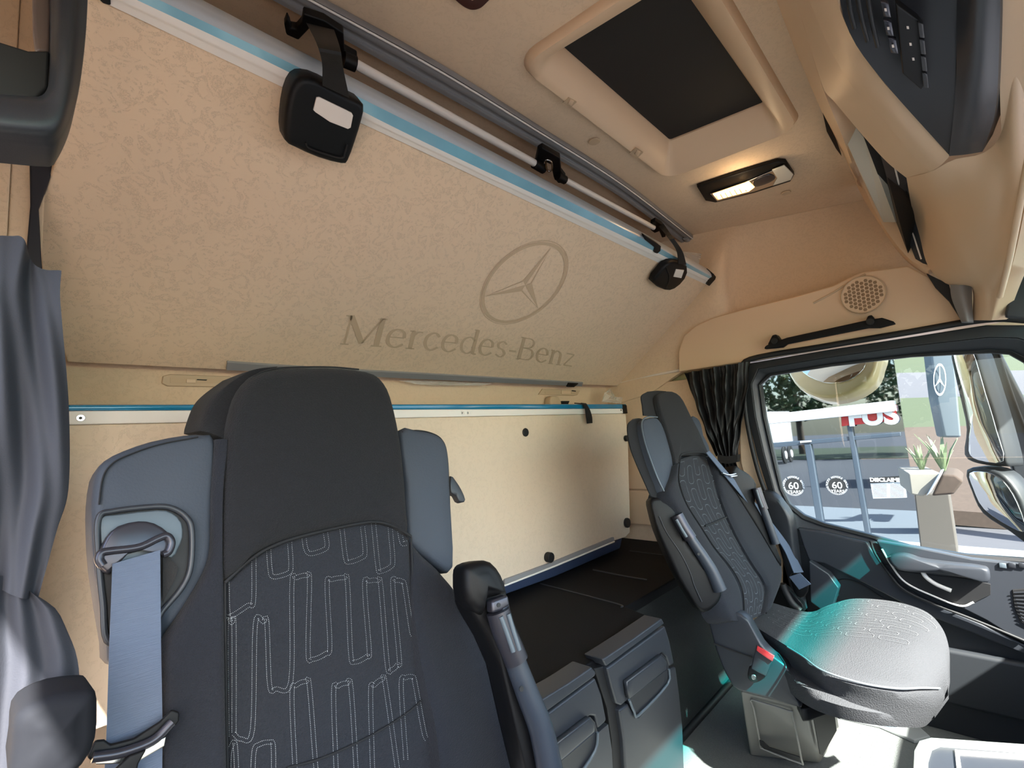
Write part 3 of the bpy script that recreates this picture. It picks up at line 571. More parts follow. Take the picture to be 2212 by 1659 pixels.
# star emblem (ring + three-pointed star) and lettering, printed on the panel
bx, by = Vector((1, 0, 0)), Vector((0, -.48, .37)).normalized()*1
def U(a, b, off=.0012): return ub_p(a, b, off)
sc_ = U(1135, 616); e1 = U(1229, 570)-sc_; 
rs = .5*((U(1135, 534)-U(1135, 697)).length); 
vs, fs = [], []
RW = (U(1040, 640)-U(1229, 585)).length/2
n = 72
for k in range(n):
    t = 2*pi*k/n; d = bx*cos(t)+by*sin(t)
    for r_ in (1.0, .965, .90, .885): vs.append(d*RW*r_)
for k in range(n):
    l = (k+1) % n
    fs.append([4*k+1, 4*k+2, 4*l+2, 4*l+1])
i0 = len(vs)
for k in range(3):
    t = pi/2+k*2*pi/3; tip = (bx*cos(t)+by*sin(t))*RW*.89; h1 = (bx*cos(t+pi/3)+by*sin(t+pi/3))*RW*.15; h2 = (bx*cos(t-pi/3)+by*sin(t-pi/3))*RW*.15
    j = len(vs); vs += [tip, h1, Vector((0, 0, 0)), h2, (tip*.96+h2*.04)]; fs.append([j, j+1, j+2])
    fs.append([j, j+2, j+3]) if False else None
fs = [f for f in fs if f]
mesh('star_emblem', [sc_+v for v in vs], fs, M['bdark'], ub)
vs2, fs2 = [], []
for k in range(n):
    t = 2*pi*k/n; d = bx*cos(t)+by*sin(t)
    for r_ in (1.0, .985): vs2.append(sc_+d*RW*r_)
for k in range(n): l = (k+1) % n; fs2.append([2*k, 2*k+1, 2*l+1, 2*l])
for k in range(3):
    t = pi/2+k*2*pi/3; tip = (bx*cos(t)+by*sin(t))*RW*.89; h2 = (bx*cos(t-pi/3)+by*sin(t-pi/3))*RW*.15
    w = (tip.normalized().cross(un))*RW*.014
    for a_, b_ in ((tip, h2), (h2, tip*0)):
        j = len(vs2); vs2 += [sc_+a_, sc_+b_, sc_+b_*1.0-w*(1 if a_ is tip else 0)+(h2.normalized()*-.002), sc_+a_*.985]; fs2.append([j, j+1, j+2, j+3])
mesh('emblem_outline', vs2, fs2, M['bdark'], ub)
# serif italic letters as strokes (x,y in em of x-height 1), w = stroke weight
def serif(x, y, l=.16): return [[(x-l, y), (x+l, y)], .07]
LET = {
 'M': (1.65, [[[(0.1, 0), (.1, 1.5)], .08], [[(.1, 1.5), (.75, .1)], .22], [[(.75, .1), (1.35, 1.5)], .07], [[(1.35, 1.5), (1.35, 0)], .22], serif(.1, 0), serif(1.35, 0, .22), serif(.02, 1.48, .12), serif(1.42, 1.48, .12)]),
 'e': (.95, [[[(.12, .55), (.78, .55)], .06], [[(.78, .55), (.72, .85), (.45, 1.0), (.2, .85), (.1, .5), (.2, .15), (.48, 0), (.8, .2)], .15]]),
 'r': (.72, [[[(.2, 0), (.2, 1)], .18], [[(.2, .7), (.4, .95), (.62, .95)], .13], serif(.2, 0, .2), serif(.12, .98, .1)]),
 'c': (.85, [[[(.72, .8), (.48, 1.0), (.2, .85), (.1, .5), (.2, .15), (.45, 0), (.75, .2)], .15]]),
 'd': (1.02, [[[(.78, 0), (.78, 1.5)], .18], [[(.78, .8), (.5, 1.0), (.2, .85), (.1, .5), (.2, .15), (.48, 0), (.78, .2)], .14], serif(.7, 1.48, .1), serif(.88, 0, .1)]),
 's': (.78, [[[(.62, .85), (.4, 1.0), (.15, .85), (.2, .6), (.5, .45), (.62, .2), (.4, 0), (.1, .15)], .14]]),
 '-': (.6, [[[(.08, .48), (.5, .48)], .12]]),
 'B': (1.2, [[[(.2, 0), (.2, 1.5)], .2], [[(.2, 1.46), (.7, 1.46), (.92, 1.2), (.75, .88), (.2, .8)], .12], [[(.2, .8), (.8, .75), (1.02, .42), (.8, .06), (.2, .04)], .13], serif(.1, 0, .1), serif(.1, 1.48, .1)]),
 'n': (1.05, [[[(.2, 0), (.2, 1)], .18], [[(.2, .75), (.45, .98), (.72, .85), (.78, .6), (.78, 0)], .16], serif(.2, 0, .18), serif(.78, 0, .18), serif(.12, .98, .1)]),
 'z': (.85, [[[(.12, .95), (.7, .95)], .1], [[(.7, .95), (.1, .05)], .1], [[(.1, .05), (.74, .05)], .1]]),
}
word = 'Mercedes-Benz'; tot = sum(LET[c][0] for c in word)
vs, fs = [], []; xx = 0
def WP(x, y):  # word box -> pixel, measured base line and height along the word
    t = x/tot
    bxp = 738+t*(1238-738); byp = 743+t*(793-743)-2*sin(pi*t)
    hgt = 41*(1-t)+27*t; sl = .26
    g = (t**.9)
    bxp = 738+500*(1-(1-t)**1.0)*1.0
    bxp = 738+500*((1+.45)*t/(1+.45*t))
    return U(bxp+y*hgt*sl, byp-y*hgt)
for c in word:
    w_, st = LET[c]
    for P_, wt in st:
        P2 = spl([Vector((a, b, 0)) for a, b in P_], 5 if len(P_) > 2 else 1)
        for i, p in enumerate(P2):
            a = P2[max(0, i-1)]; b = P2[min(len(P2)-1, i+1)]; d = (b-a).normalized(); nn = Vector((-d.y, d.x, 0))
            ww = wt*.5*(1 if len(P_) == 2 else (.45+.55*abs(d.y)))
            if abs(d.y) > .95 and len(P_) == 2: ww = wt*.5
            vs += [WP(xx+p.x+nn.x*ww, p.y+nn.y*ww), WP(xx+p.x-nn.x*ww, p.y-nn.y*ww)]
            if i: k = len(vs)-4; fs.append([k, k+1, k+3, k+2])
    xx += w_
mesh('lettering', vs, fs, M['bdark'], ub)
# retaining straps
def strap(label, hous, side, labelp, Lw, Rw, off, th):
    s = thing('retaining_strap', label, 'strap', ub_p(hous[0][0], hous[0][1], off))
    s['group'] = 'retaining straps of the upper bunk'
    ribbon('webbing', Lw, Rw, un*-.003, M['bsoft'], s)
    h = pillow('lock_housing', [ub_p(a, b, off) for a, b in hous], un, th, .010, .002, M['black'], s, sm=2)
    pillow('label_window', [ub_p(a, b, off+.004) for a, b in labelp], un, .004, .001, .0005, M['white'], s, sm=0)
    tube('cover_groove', [ub_p(a, b, off+.004) for a, b in side], .0014, M['rubber'], h, seg=6)
strap('near black retaining strap with a large lock and pale label over the bunk edge', [(640, 176), (663, 168), (700, 180), (765, 215), (788, 230), (784, 262), (770, 308), (754, 350), (740, 357), (690, 344), (640, 322), (617, 306), (616, 262), (624, 210)], [(660, 308), (672, 322), (735, 341), (745, 330), (750, 312)],
  [(684, 211), (690, 210), (760, 244), (763, 250), (758, 276), (752, 279), (713, 264), (682, 243), (677, 238)],
  [at(662, 50, 'Z', .72), ub_p(685, 95, .09), ub_p(697, 140, .07), ub_p(697, 185, .055)], [at(722, 65, 'Z', .72), ub_p(735, 105, .09), ub_p(742, 150, .07), ub_p(755, 212, .055)], .05, .045)
strap('far black retaining strap with a small lock at the passenger end of the bunk', [(1411, 612), (1425, 590), (1440, 573), (1458, 566), (1486, 577), (1481, 603), (1458, 625), (1437, 628)], [(1440, 578), (1446, 600), (1440, 622)],
  [(1461, 582), (1478, 584), (1472, 601), (1455, 598)], [at(1424, 490, 'Z', .715), ub_p(1442, 512, .05), ub_p(1462, 542, .04), ub_p(1466, 570, .035)], [at(1434, 484, 'Z', .715), ub_p(1452, 510, .05), ub_p(1474, 542, .04), ub_p(1483, 572, .035)], .035, .03)
# plastic wrap scraps
def wrap(label, pts, plane, amp=.006):
    random.seed(len(label)); c = [sum(p[0] for p in pts)/len(pts), sum(p[1] for p in pts)/len(pts)]
    vs, fs = [], []; N = len(pts); K = 5
    for k in range(K):
        for (a, b) in pts:
            t = k/K; vs.append(plane(a+(c[0]-a)*t, b+(c[1]-b)*t, random.uniform(0, amp)*(k > 0)))
    vs.append(plane(c[0], c[1], amp))
    for k in range(K-1):
        for i in range(N): j = (i+1) % N; fs.append([k*N+i, k*N+j, (k+1)*N+j, (k+1)*N+i])
    for i in range(N): fs.append([(K-1)*N+i, (K-1)*N+(i+1) % N, K*N])
    o = tag(mesh('plastic_wrap', vs, fs, M['plastic']), label, 'plastic wrap'); o.modifiers.new('s', 'SOLIDIFY').thickness = .0006; return o
wrap('crumpled clear plastic wrap behind the far end of the upper bunk', [(1470, 542), (1500, 546), (1520, 548), (1552, 545), (1540, 562), (1528, 575), (1512, 578), (1490, 568)], Plane((1.9, .80, .6), (-.5, -1, -.2)))
wrap('thin clear plastic sheet hanging under the upper bunk rail', [(862, 822), (930, 822), (1000, 824), (1070, 827), (1040, 833), (960, 833), (900, 830)], YP(1.22))
wrap('small bag of clear plastic on the passenger end of the lower bunk', [(1300, 868), (1306, 848), (1318, 838), (1330, 860), (1345, 858), (1342, 872)], YP(1.17), .012)

# ---- rear wall: vents, latch
for (pts, lab) in (([(352, 812), (368, 808), (500, 813), (500, 836), (362, 834), (350, 828)], 'long tan vent slot in the rear wall, left of the driver seat headrest'), ([(1164, 852), (1172, 840), (1254, 843), (1248, 853), (1240, 855), (1164, 852)], 'short tan vent slot in the rear wall above the lower bunk')):
    v = thing('wall_vent', lab, 'vent', at(pts[0][0], pts[0][1], 'Y', RY), 'vents in the rear wall')
    prism('vent_plate', [at(a, b, 'Y', RY-.006) for a, b in pts], (0, .006, 0), M['bplas2'], v, bevel=.002)
    x0 = pts[0][0]+16; w_ = pts[2][0]-x0-6 if len(pts) == 6 and pts[0][0] < 500 else 70; yy = (pts[0][1]+pts[3][1])/2 if x0 < 500 else 848
    if x0 > 500: x0 = 1178
    prism('vent_slot', [at(x0, yy-6*(x0 < 500)-2, 'Y', RY-.007), at(x0+w_, yy-4*(x0 < 500)-1, 'Y', RY-.007), at(x0+w_, yy+4, 'Y', RY-.007), at(x0, yy+3, 'Y', RY-.007)], (0, .003, 0), M['bdark'], v, bevel=0)
    prism('slider', [at(x0+35, yy-5, 'Y', RY-.010), at(x0+55, yy-5, 'Y', RY-.010), at(x0+55, yy+3, 'Y', RY-.010), at(x0+35, yy+3, 'Y', RY-.010)], (0, .003, 0), M['bplas'], v, bevel=.0005)
    prism('slider_mark', [at(x0+58, yy-5, 'Y', RY-.009), at(x0+80 if x0 < 500 else x0+66, yy-4, 'Y', RY-.009), at(x0+78 if x0 < 500 else x0+66, yy-2, 'Y', RY-.009), at(x0+58, yy-3, 'Y', RY-.009)], (0, .002, 0), M['black'], v, bevel=0)
o = pillow('wall_latch', [at(a, b, 'Y', 1.215) for a, b in ((1191, 875), (1190, 858), (1198, 855), (1208, 858), (1213, 876))], (0, -1, 0), .03, .006, .002, M['bplas2']); tag(o, 'tan plastic latch behind the lower bunk, left of the black hook', 'latch')
o = prism('wall_hook', [at(a, b, 'Y', 1.21) for a, b in ((1214, 876), (1215, 866), (1231, 866), (1228, 873), (1230, 877))], (0, .03, 0), M['black']); tag(o, 'small black hook behind the lower bunk beside the tan latch', 'hook')

# ---- lower bunk
lbY = 1.10
lb = thing('lower_bunk', 'lower bunk folded upright against the rear wall, beige panel with blue-filmed rim', 'bunk', (1, lbY, -.45))
PY = Plane((1, 1.105, 0), (0, -1, .0))
def Y_(a, b, off=0): return PY(a, b, off)
LB = [(1352, 893), (1357, 960), (1359, 1040), (1361, 1110), (1361, 1150), (1352, 1160), (1327, 1168), (1200, 1213), (1091, 1253)]
pts = [Y_(a, b) for a, b in LB]; zb = pts[-1].z; x0 = .045
ptl = Y_(150, 918); pts += [Vector((x0, 1.105, zb)), Vector((x0, 1.105, ptl.z))]
prism('bunk_panel', pts, (0, .022, 0), M['bunk2'], lb, bevel=.003)
zt, zm = Y_(1350, 873).z, Y_(1350, 893).z
R_ = [Y_(150, 918), Y_(1352, 893), Y_(1351, 883), Y_(150, 888)]; R_[0].x = R_[3].x = x0
prism('aluminium_rim', [p-Vector((0, .006, 0)) for p in R_], (0, .03, 0), M['alu'], lb, bevel=.002)
R_ = [Y_(150, 888), Y_(1351, 883), Y_(1350, 873), Y_(150, 875)]; R_[0].x = R_[3].x = x0
prism('blue_film', [p-Vector((0, .007, 0)) for p in R_], (0, .05, 0), M['film2'], lb, bevel=.004)
prism('corner_cap', [Y_(a, b, .009) for a, b in ((1345, 873), (1354, 875), (1356, 893), (1347, 893), (1346, 884))], (0, .05, 0), M['black'], lb)
for (a, b, r_) in ((174, 903, .006), (999, 892, .0048), (1011, 892, .0048), (1341, 886, .0035)):
    s_ = disc('rim_screw', Y_(a, b, .006), (0, -1, 0), r_, .0025, M['steel'], lb, seg=18, bevel=.0005); disc('screw_socket', Y_(a, b, .0085), (0, -1, 0), r_*.4, .0004, M['rubber'], s_, seg=8, bevel=0)
for (a, b, r_, h_) in ((1134, 934, .0145, .006), (1181, 1203, .0165, .022), (1350, 947, .013, .015), (1352, 1129, .02, .012)):
    disc('rubber_stop', Y_(a, b), (0, -1, 0), r_, h_, M['rubber'], lb, bevel=.003)
ribbon('pull_strap', [Y_(1256, 870, .02), Y_(1264, 880, .022), Y_(1267, 900, .02), Y_(1269, 915, .018)], [Y_(1266, 871, .02), Y_(1274, 884, .022), Y_(1279, 900, .02), Y_(1280, 914, .018)], (0, .003, 0), M['bsoft'], lb)
tube('strap_root', [Y_(1242, 871, -.02), Y_(1256, 872, .018), Y_(1266, 873, .018)], .004, M['bsoft'], lb, flat=.5)
prism('lower_rail', [Y_(a, b, .008) for a, b in ((1091, 1252), (1200, 1212), (1327, 1160), (1328, 1172), (1200, 1226), (1091, 1268), )], (0, .02, 0), M['alug'], lb, bevel=.003)
tube('rail_lip', [Y_(1088, 1266, .012), Y_(1200, 1222, .012), Y_(1327, 1170, .012)], .003, M['alu'], lb)
prism('mattress', [Y_(a, b, -.004) for a, b in ((1080, 1262), (1200, 1222), (1328, 1172), (1345, 1162), (1340, 1185), (1200, 1246), (1095, 1284), (1070, 1292))], (0, .10, 0), M['navy'], lb, bevel=.006)

# ---- storage bench under the bunk
BZ = -.485
bn_ = thing('storage_bench', 'black rubber-topped bench under the lower bunk reaching to the side wall', 'bench', (1.2, .9, BZ))
e1, e2, e3, e4 = at(1160, 1519, 'Z', BZ), at(1293, 1434, 'Z', BZ), at(1308, 1424, 'Z', BZ), at(1430, 1336, 'Z', BZ)
prism('bench_top', [Vector((.60, .655, BZ)), Vector((e4.x-.01, .655, BZ)), Vector((1.22, .765, BZ)), Vector((1.99, .765, BZ)), Vector((1.99, RY, BZ)), Vector((.60, RY, BZ))], (0, 0, -.03), M['mat_'], bn_, bevel=.004)
box('bench_body', (.62, .72, FZ), (1.15, RY, BZ-.03), M['char'], bn_); box('carpet_riser', (1.15, .77, FZ), (1.99, .80, BZ-.03), M['carpd'], bn_)
tube('lid_seam', [at(1167, 1261, 'Z', BZ+.001), at(1260, 1285, 'Z', BZ+.001), at(1338, 1306, 'Z', BZ+.001), at(1342, 1312, 'Z', BZ+.001)], .0022, M['char'], bn_)
tube('lid_rib', [at(1281, 1231, 'Z', BZ+.001), at(1340, 1243, 'Z', BZ+.001), at(1398, 1253, 'Z', BZ+.001)], .0028, M['char'], bn_)
tube('riser_foot', [Vector((1.15, .765, FZ+.01)), Vector((1.98, .765, FZ+.01))], .012, M['rubber'], bn_, sm=1)
tube('lid_rib', [at(1360, 1190, 'Z', BZ+.001), at(1440, 1200, 'Z', BZ+.001)], .002, M['char'], bn_)
# storage boxes
def yb(a, b, off=0): return Plane((1, .632, -.48), (0, -1, -.12))(a, b, off)
def storage(label, lip, up, low, rec, bar, bowl, side):
    s = thing('storage_box', label, 'drawer', yb(*low[0])); s['group'] = 'storage boxes in the bench front'
    nn = Vector((0, -1, -.12)).normalized()
    prism('lid_lip', [yb(*p, off=.006) for p in lip], (0, .05, 0), M['charl'], s, bevel=.004, seg=3)
    prism('upper_front', [yb(*p) for p in up], (0, .05, 0), M['charl'], s, bevel=.005, seg=3)
    prism('lower_front', [yb(*p) for p in low], (0, .05, 0), M['charl'], s, bevel=.005, seg=3)
    if side: prism('side_face', [yb(*p, off=-.012) for p in side], (0, .2, 0), M['rubber'], s, bevel=.003)
    h = prism('handle', [yb(*p, off=.0015) for p in rec], (0, .02, 0), M['char'], s, bevel=.001)
    pillow('handle_bowl', [yb(*p, off=.003) for p in bowl], nn, .006, .003, -.004, M['char'], h, sm=0)
    pillow('handle_bar', [yb(*p, off=.012) for p in bar], nn, .012, .004, .001, M['charl'], h, sm=0)
    tube('handle_rim', [yb(*p, off=.005) for p in bowl[2:]], .003, M['plate'], h, sm=3)
storage('taller black storage box nearer the passenger seat',
  [(1302, 1425), (1366, 1382), (1430, 1336), (1436, 1347), (1372, 1394), (1310, 1440)],
  [(1312, 1444), (1374, 1398), (1437, 1352), (1447, 1385), (1457, 1434), (1447, 1440), (1440, 1420), (1430, 1411), (1354, 1468), (1358, 1512), (1342, 1525), (1332, 1520), (1322, 1485)],
  [(1338, 1535), (1358, 1520), (1372, 1545), (1380, 1548), (1442, 1480), (1448, 1446), (1460, 1440), (1468, 1500), (1475, 1570), (1480, 1700), (1354, 1700), (1348, 1600)],
  [(1354, 1470), (1430, 1412), (1441, 1424), (1446, 1444), (1443, 1479), (1380, 1546), (1370, 1540), (1358, 1512)],
  [(1355, 1474), (1430, 1416), (1441, 1430), (1440, 1446), (1360, 1510)],
  [(1361, 1508), (1441, 1446), (1445, 1446), (1442, 1478), (1380, 1544), (1370, 1538), (1359, 1512)],
  [(1284, 1445), (1310, 1437), (1322, 1490), (1336, 1530), (1352, 1700), (1326, 1700), (1322, 1600), (1312, 1530)])
storage('shorter black storage box directly beside the driver seat armrest',
  [(1160, 1518), (1230, 1475), (1279, 1441), (1288, 1452), (1286, 1461), (1177, 1541)],
  [(1178, 1546), (1287, 1465), (1300, 1500), (1311, 1555), (1306, 1562), (1292, 1575), (1286, 1548), (1275, 1547), (1200, 1604), (1198, 1650), (1190, 1600)],
  [(1205, 1700), (1203, 1655), (1206, 1700), (1240, 1690), (1286, 1625), (1291, 1584), (1314, 1564), (1322, 1620), (1326, 1700), (1260, 1700)],
  [(1200, 1606), (1275, 1548), (1286, 1560), (1291, 1580), (1285, 1625), (1240, 1690), (1205, 1690)],
  [(1200, 1610), (1275, 1551), (1286, 1564), (1286, 1580), (1203, 1650)],
  [(1203, 1650), (1287, 1580), (1291, 1582), (1285, 1622), (1240, 1688), (1220, 1688), (1206, 1680)], None)

# ============================================================ DRIVER SEAT
dp = Plane((.35, .72, 0), (0, -1, .2)); dn = dp.n
ds = thing('driver_seat', 'large charcoal fabric driver seat with leather-look shoulders and pale stitched loops', 'seat', (.4, .6, -.6))
def D(pts, off=0): return [dp(a, b, off) for a, b in pts]
pillow('backrest_shell', D([(470, 960), (865, 935), (884, 1150), (950, 1225), (1010, 1300), (1070, 1400), (1120, 1520), (1170, 1720), (360, 1720), (370, 1420), (440, 1290), (462, 1180)], -.03), dn, .09, .02, 0, M['fab2'], ds, sm=2)
pillow('headrest', D([(496, 947), (503, 905), (511, 868), (524, 835), (548, 806), (580, 793), (620, 788), (712, 787), (775, 792), (815, 802), (837, 822), (852, 853), (867, 913), (876, 965), (882, 1021), (887, 1100), (889, 1158), (856, 1139), (817, 1128), (770, 1132), (650, 1159), (585, 1182), (538, 1211), (486, 1258), (483, 1180), (487, 1060)], .012), dn, .125, .022, .006, M['fab'], ds, sm=2)
# side cheek of the headrest / neck strip
patch('headrest_side', [D([(523, 806), (560, 796), (600, 792)], -.02), D([(478, 840), (500, 830), (524, 838)], -.02), D([(455, 868), (480, 865), (508, 882)], -.02), D([(438, 915), (465, 915), (500, 925)], -.02), D([(436, 930), (462, 938), (494, 952)], -.015)], (0, .09, 0), M['fab'], ds, r=(.012, 0, 0, 0))
pan = []
po = patch('centre_panel', [D([(486, 1259), (538, 1212), (585, 1183), (650, 1160), (730, 1139), (817, 1129), (856, 1140), (888, 1161)], .004), D([(486, 1330), (540, 1320), (600, 1315), (680, 1310), (760, 1305), (830, 1300), (870, 1300), (896, 1310)], .002), D([(487, 1450), (545, 1450), (610, 1450), (690, 1450), (770, 1450), (840, 1450), (885, 1450), (916, 1450)], .0), D([(490, 1560), (550, 1560), (615, 1560), (700, 1560), (780, 1560), (855, 1560), (905, 1560), (940, 1556)], .0), D([(492, 1720), (555, 1720), (620, 1720), (705, 1720), (790, 1720), (870, 1720), (920, 1720), (962, 1720)], .0)], -dn*.03, M['fabp'], ds, nu=40, nv=40, r=(.006, .006, .006, 0), rt=pan)
patch('side_bolster', [D([(468, 945), (482, 948), (496, 950)], .0), D([(463, 1060), (474, 1060), (485, 1060)], .004), D([(462, 1180), (473, 1185), (483, 1190)], .006), D([(445, 1240), (465, 1250), (485, 1262)], .008), D([(400, 1318), (440, 1330), (486, 1345)], .01), D([(352, 1400), (415, 1410), (487, 1430)], .015), D([(348, 1520), (415, 1530), (489, 1540)], .018), D([(340, 1720), (415, 1720), (492, 1720)], .02)], -dn*.07, M['fab2'], ds, nu=14, nv=40, r=(.015, .004, 0, 0))
patch('side_bolster', [D([(884, 1158), (888, 1162), (894, 1166)], .004), D([(890, 1190), (905, 1195), (925, 1200)], .004), D([(893, 1240), (925, 1238), (962, 1232)], .008), D([(897, 1310), (955, 1315), (1012, 1298)], .014), D([(908, 1400), (985, 1405), (1066, 1392)], .02), D([(925, 1490), (1010, 1495), (1108, 1482)], .024), D([(944, 1570), (1040, 1580), (1142, 1572)], .026), D([(962, 1720), (1070, 1720), (1190, 1720)], .028)], -dn*.09, M['fab2'], ds, nu=18, nv=40, r=(.004, .03, 0, 0))
# leather shoulder wings
wl = pillow('left_shoulder_wing', D([(466, 948), (445, 936), (400, 937), (330, 950), (270, 970), (228, 992), (208, 1020), (200, 1080), (200, 1140), (206, 1230), (232, 1390), (246, 1440), (350, 1420), (352, 1392), (400, 1320), (445, 1245), (462, 1185), (465, 1060)], -.01), dn, .07, .012, .004, M['lea'], ds, sm=2)
wl['label'] = 'grey leather-look shoulder with belt outlet'
wr = pillow('right_shoulder_wing', D([(866, 930), (900, 926), (935, 932), (958, 945), (970, 975), (976, 1050), (980, 1140), (981, 1228), (960, 1232), (925, 1205), (900, 1185), (885, 1160), (878, 1040)], -.022), dn, .06, .012, .004, M['lea'], ds, sm=2)
tube('wing_piping', D([(428, 944), (345, 960), (275, 984), (240, 1004), (222, 1034), (214, 1090)], -.009), .0009, M['seam'], wl)
tube('wing_piping', D([(868, 934), (900, 930), (932, 936), (954, 950), (965, 980), (970, 1060), (974, 1218)], -.026), .0014, M['seam'], wr)
# seams
tube('headrest_piping', D([(497, 951), (508, 905), (516, 868), (529, 838), (552, 811), (582, 799), (620, 794), (712, 793), (775, 798)], .0), .0014, M['seam'], bpy.data.objects['headrest'])
tube('arched_seam', D([(486, 1259), (538, 1211), (585, 1182), (650, 1159), (770, 1132), (817, 1128), (856, 1139), (888, 1159)], .006), .0022, M['seam'], po)
tube('panel_seam', D([(486, 1259), (487, 1400), (489, 1550), (492, 1720)], .004), .0016, M['seam'], po)
tube('panel_seam', D([(888, 1160), (896, 1310), (916, 1450), (941, 1560), (962, 1720)], .004), .0016, M['seam'], po)
tube('belly_seam', D([(620, 1659), (700, 1636), (800, 1590), (880, 1540), (916, 1508)], .003), .0014, M['seam'], po)
# stitched loops: traced centre lines, two dotted rows each
bvh = BVHTree.FromPolygons([v for v in pan[0]], [[j*pan[1]+i, j*pan[1]+i+1, (j+1)*pan[1]+i+1, (j+1)*pan[1]+i] for j in range(pan[2]-1) for i in range(pan[1]-1)])
loops = [
 [(490, 1258), (492, 1322), (500, 1330), (535, 1308), (547, 1300), (548, 1202)],
 [(580, 1188), (583, 1230), (590, 1246), (622, 1238), (628, 1222), (625, 1168)],
 [(656, 1160), (660, 1185), (670, 1196), (698, 1188), (706, 1178), (702, 1148)],
 [(738, 1140), (746, 1205), (754, 1214), (780, 1205), (788, 1192), (782, 1131)],
 [(806, 1128), (816, 1225), (822, 1234), (842, 1225), (848, 1210), (842, 1136)],
 [(862, 1144), (868, 1172), (874, 1174), (888, 1170)],
 [(490, 1590), (488, 1350), (500, 1346), (505, 1352), (505, 1585)],
 [(505, 1585), (520, 1596), (545, 1575), (551, 1350), (568, 1343), (576, 1345), (582, 1480), (596, 1488), (628, 1470), (630, 1262), (640, 1248), (662, 1243), (668, 1254), (665, 1410), (675, 1424), (703, 1412), (712, 1395), (706, 1262), (716, 1252), (742, 1248), (750, 1258), (757, 1412), (766, 1430), (792, 1418), (797, 1405), (787, 1264), (798, 1255), (815, 1254), (822, 1266), (836, 1435), (845, 1447), (858, 1436), (862, 1422), (848, 1264), (856, 1254), (868, 1256), (874, 1268), (888, 1360), (893, 1372)],
 [(495, 1720), (494, 1640), (500, 1610), (508, 1612), (512, 1720)],
 [(545, 1720), (548, 1625), (560, 1608), (582, 1603), (590, 1615), (590, 1720)],
 [(640, 1720), (630, 1505), (640, 1480), (660, 1472), (668, 1484), (682, 1660), (690, 1690)],
 [(728, 1720), (720, 1500), (730, 1482), (748, 1476), (758, 1490), (772, 1720)],
 [(806, 1720), (800, 1500), (808, 1480), (824, 1468), (832, 1480), (862, 1690)],
 [(876, 1640), (866, 1480), (876, 1464), (890, 1462), (896, 1476), (915, 1580), (924, 1600)],
]
sv, sf = [], []
for lp in loops:
    P2 = [Vector((a, b, 0)) for a, b in lp]; P2 = spl(P2, 6)
    for side in (-4.6, 4.6):
        Q = []
        for i, p in enumerate(P2):
            a = P2[max(0, i-1)]; b = P2[min(len(P2)-1, i+1)]; d = b-a
            if d.length < 1e-6: continue
            d.normalize(); Q.append(p+Vector((-d.y, d.x, 0))*side)
        tot_ = sum((Q[i+1]-Q[i]).length for i in range(len(Q)-1)); Q = resamp(Q, max(3, int(tot_/3.9)))
        for i in range(len(Q)-1):
            if Q[i].y > 1690: continue
            hit = bvh.ray_cast(Vector((0, 0, 0)), ray(Q[i].x, Q[i].y).normalized())
            if hit[0] is None: continue
            nx = bvh.ray_cast(Vector((0, 0, 0)), ray(Q[i+1].x, Q[i+1].y).normalized())
            if nx[0] is None: continue
            t_ = (nx[0]-hit[0]); 
            if t_.length < 1e-6: continue
            t_.normalize(); s_ = t_.cross(dn).normalized(); p = hit[0]+dn*.0008; k = len(sv); hl, hw = .00062, .00042
            sv += [p-t_*hl, p-s_*hw, p+t_*hl, p+s_*hw, p+dn*.0007, p-dn*.001]
            sf += [[k, k+1, k+4], [k+1, k+2, k+4], [k+2, k+3, k+4], [k+3, k, k+4], [k+1, k, k+5], [k+2, k+1, k+5], [k+3, k+2, k+5], [k, k+3, k+5]]
st = mesh('loop_stitching', sv, sf, M['stit'], ds)
# belt outlet in the left wing
O_ = [(213, 1120), (245, 1104), (338, 1094), (375, 1099), (402, 1117), (414, 1145), (412, 1222), (394, 1268), (354, 1316), (330, 1345), (238, 1390), (222, 1300), (213, 1200)]
rim = D(O_, .0)
tube('outlet_rim', rim, .0032, M['charl'], ds, closed=True)
ob = pillow('belt_outlet', D([(a*.97+310*.03, b*.97+1220*.03) for a, b in O_], -.002), dn, .02, .002, .0, M['rubber'], ds, sm=2)
pillow('outlet_plate', D([(214, 1122), (250, 1112), (340, 1102), (372, 1108), (392, 1128), (395, 1160), (385, 1185), (372, 1205), (340, 1200), (300, 1210), (232, 1230), (216, 1180)], .001), dn, .006, .002, .001, M['plate'], ds, sm=2)
bg_ = pillow('belt_guide', D([(216, 1192), (230, 1160), (256, 1136), (300, 1125), (335, 1130), (365, 1150), (374, 1172), (366, 1196), (352, 1200), (344, 1180), (300, 1190), (262, 1200), (246, 1206), (240, 1222), (236, 1240), (216, 1226), (210, 1208)], .014), dn, .014, .004, .002, M['gun'], ds, sm=2)
tube('guide_loop', D([(222, 1222), (214, 1208), (220, 1194), (240, 1190), (300, 1182), (340, 1164), (360, 1158), (370, 1172), (364, 1192), (352, 1198)], .016), .0042, M['gun'], bg_)
ribbon('belt_webbing', D([(243, 1218), (240, 1300), (236, 1400), (233, 1500), (230, 1590), (224, 1700)], .022), D([(346, 1188), (347, 1290), (348, 1400), (350, 1500), (351, 1590), (350, 1700)], .022), dn*-.0016, M['belt'], ds)
ribbon('belt_tail', D([(352, 1190), (352, 1240), (352, 1300)], .006), D([(385, 1225), (378, 1250), (352, 1302)], .006), dn*-.002, M['bsoft'], ds)
tg = prism('belt_tongue', D([(188, 1636), (205, 1600), (226, 1598), (240, 1608), (290, 1595), (345, 1560), (372, 1533), (388, 1538), (388, 1558), (358, 1592), (300, 1622), (232, 1640), (200, 1646)], .04), -dn*.006, M['black'], ds, bevel=.002)
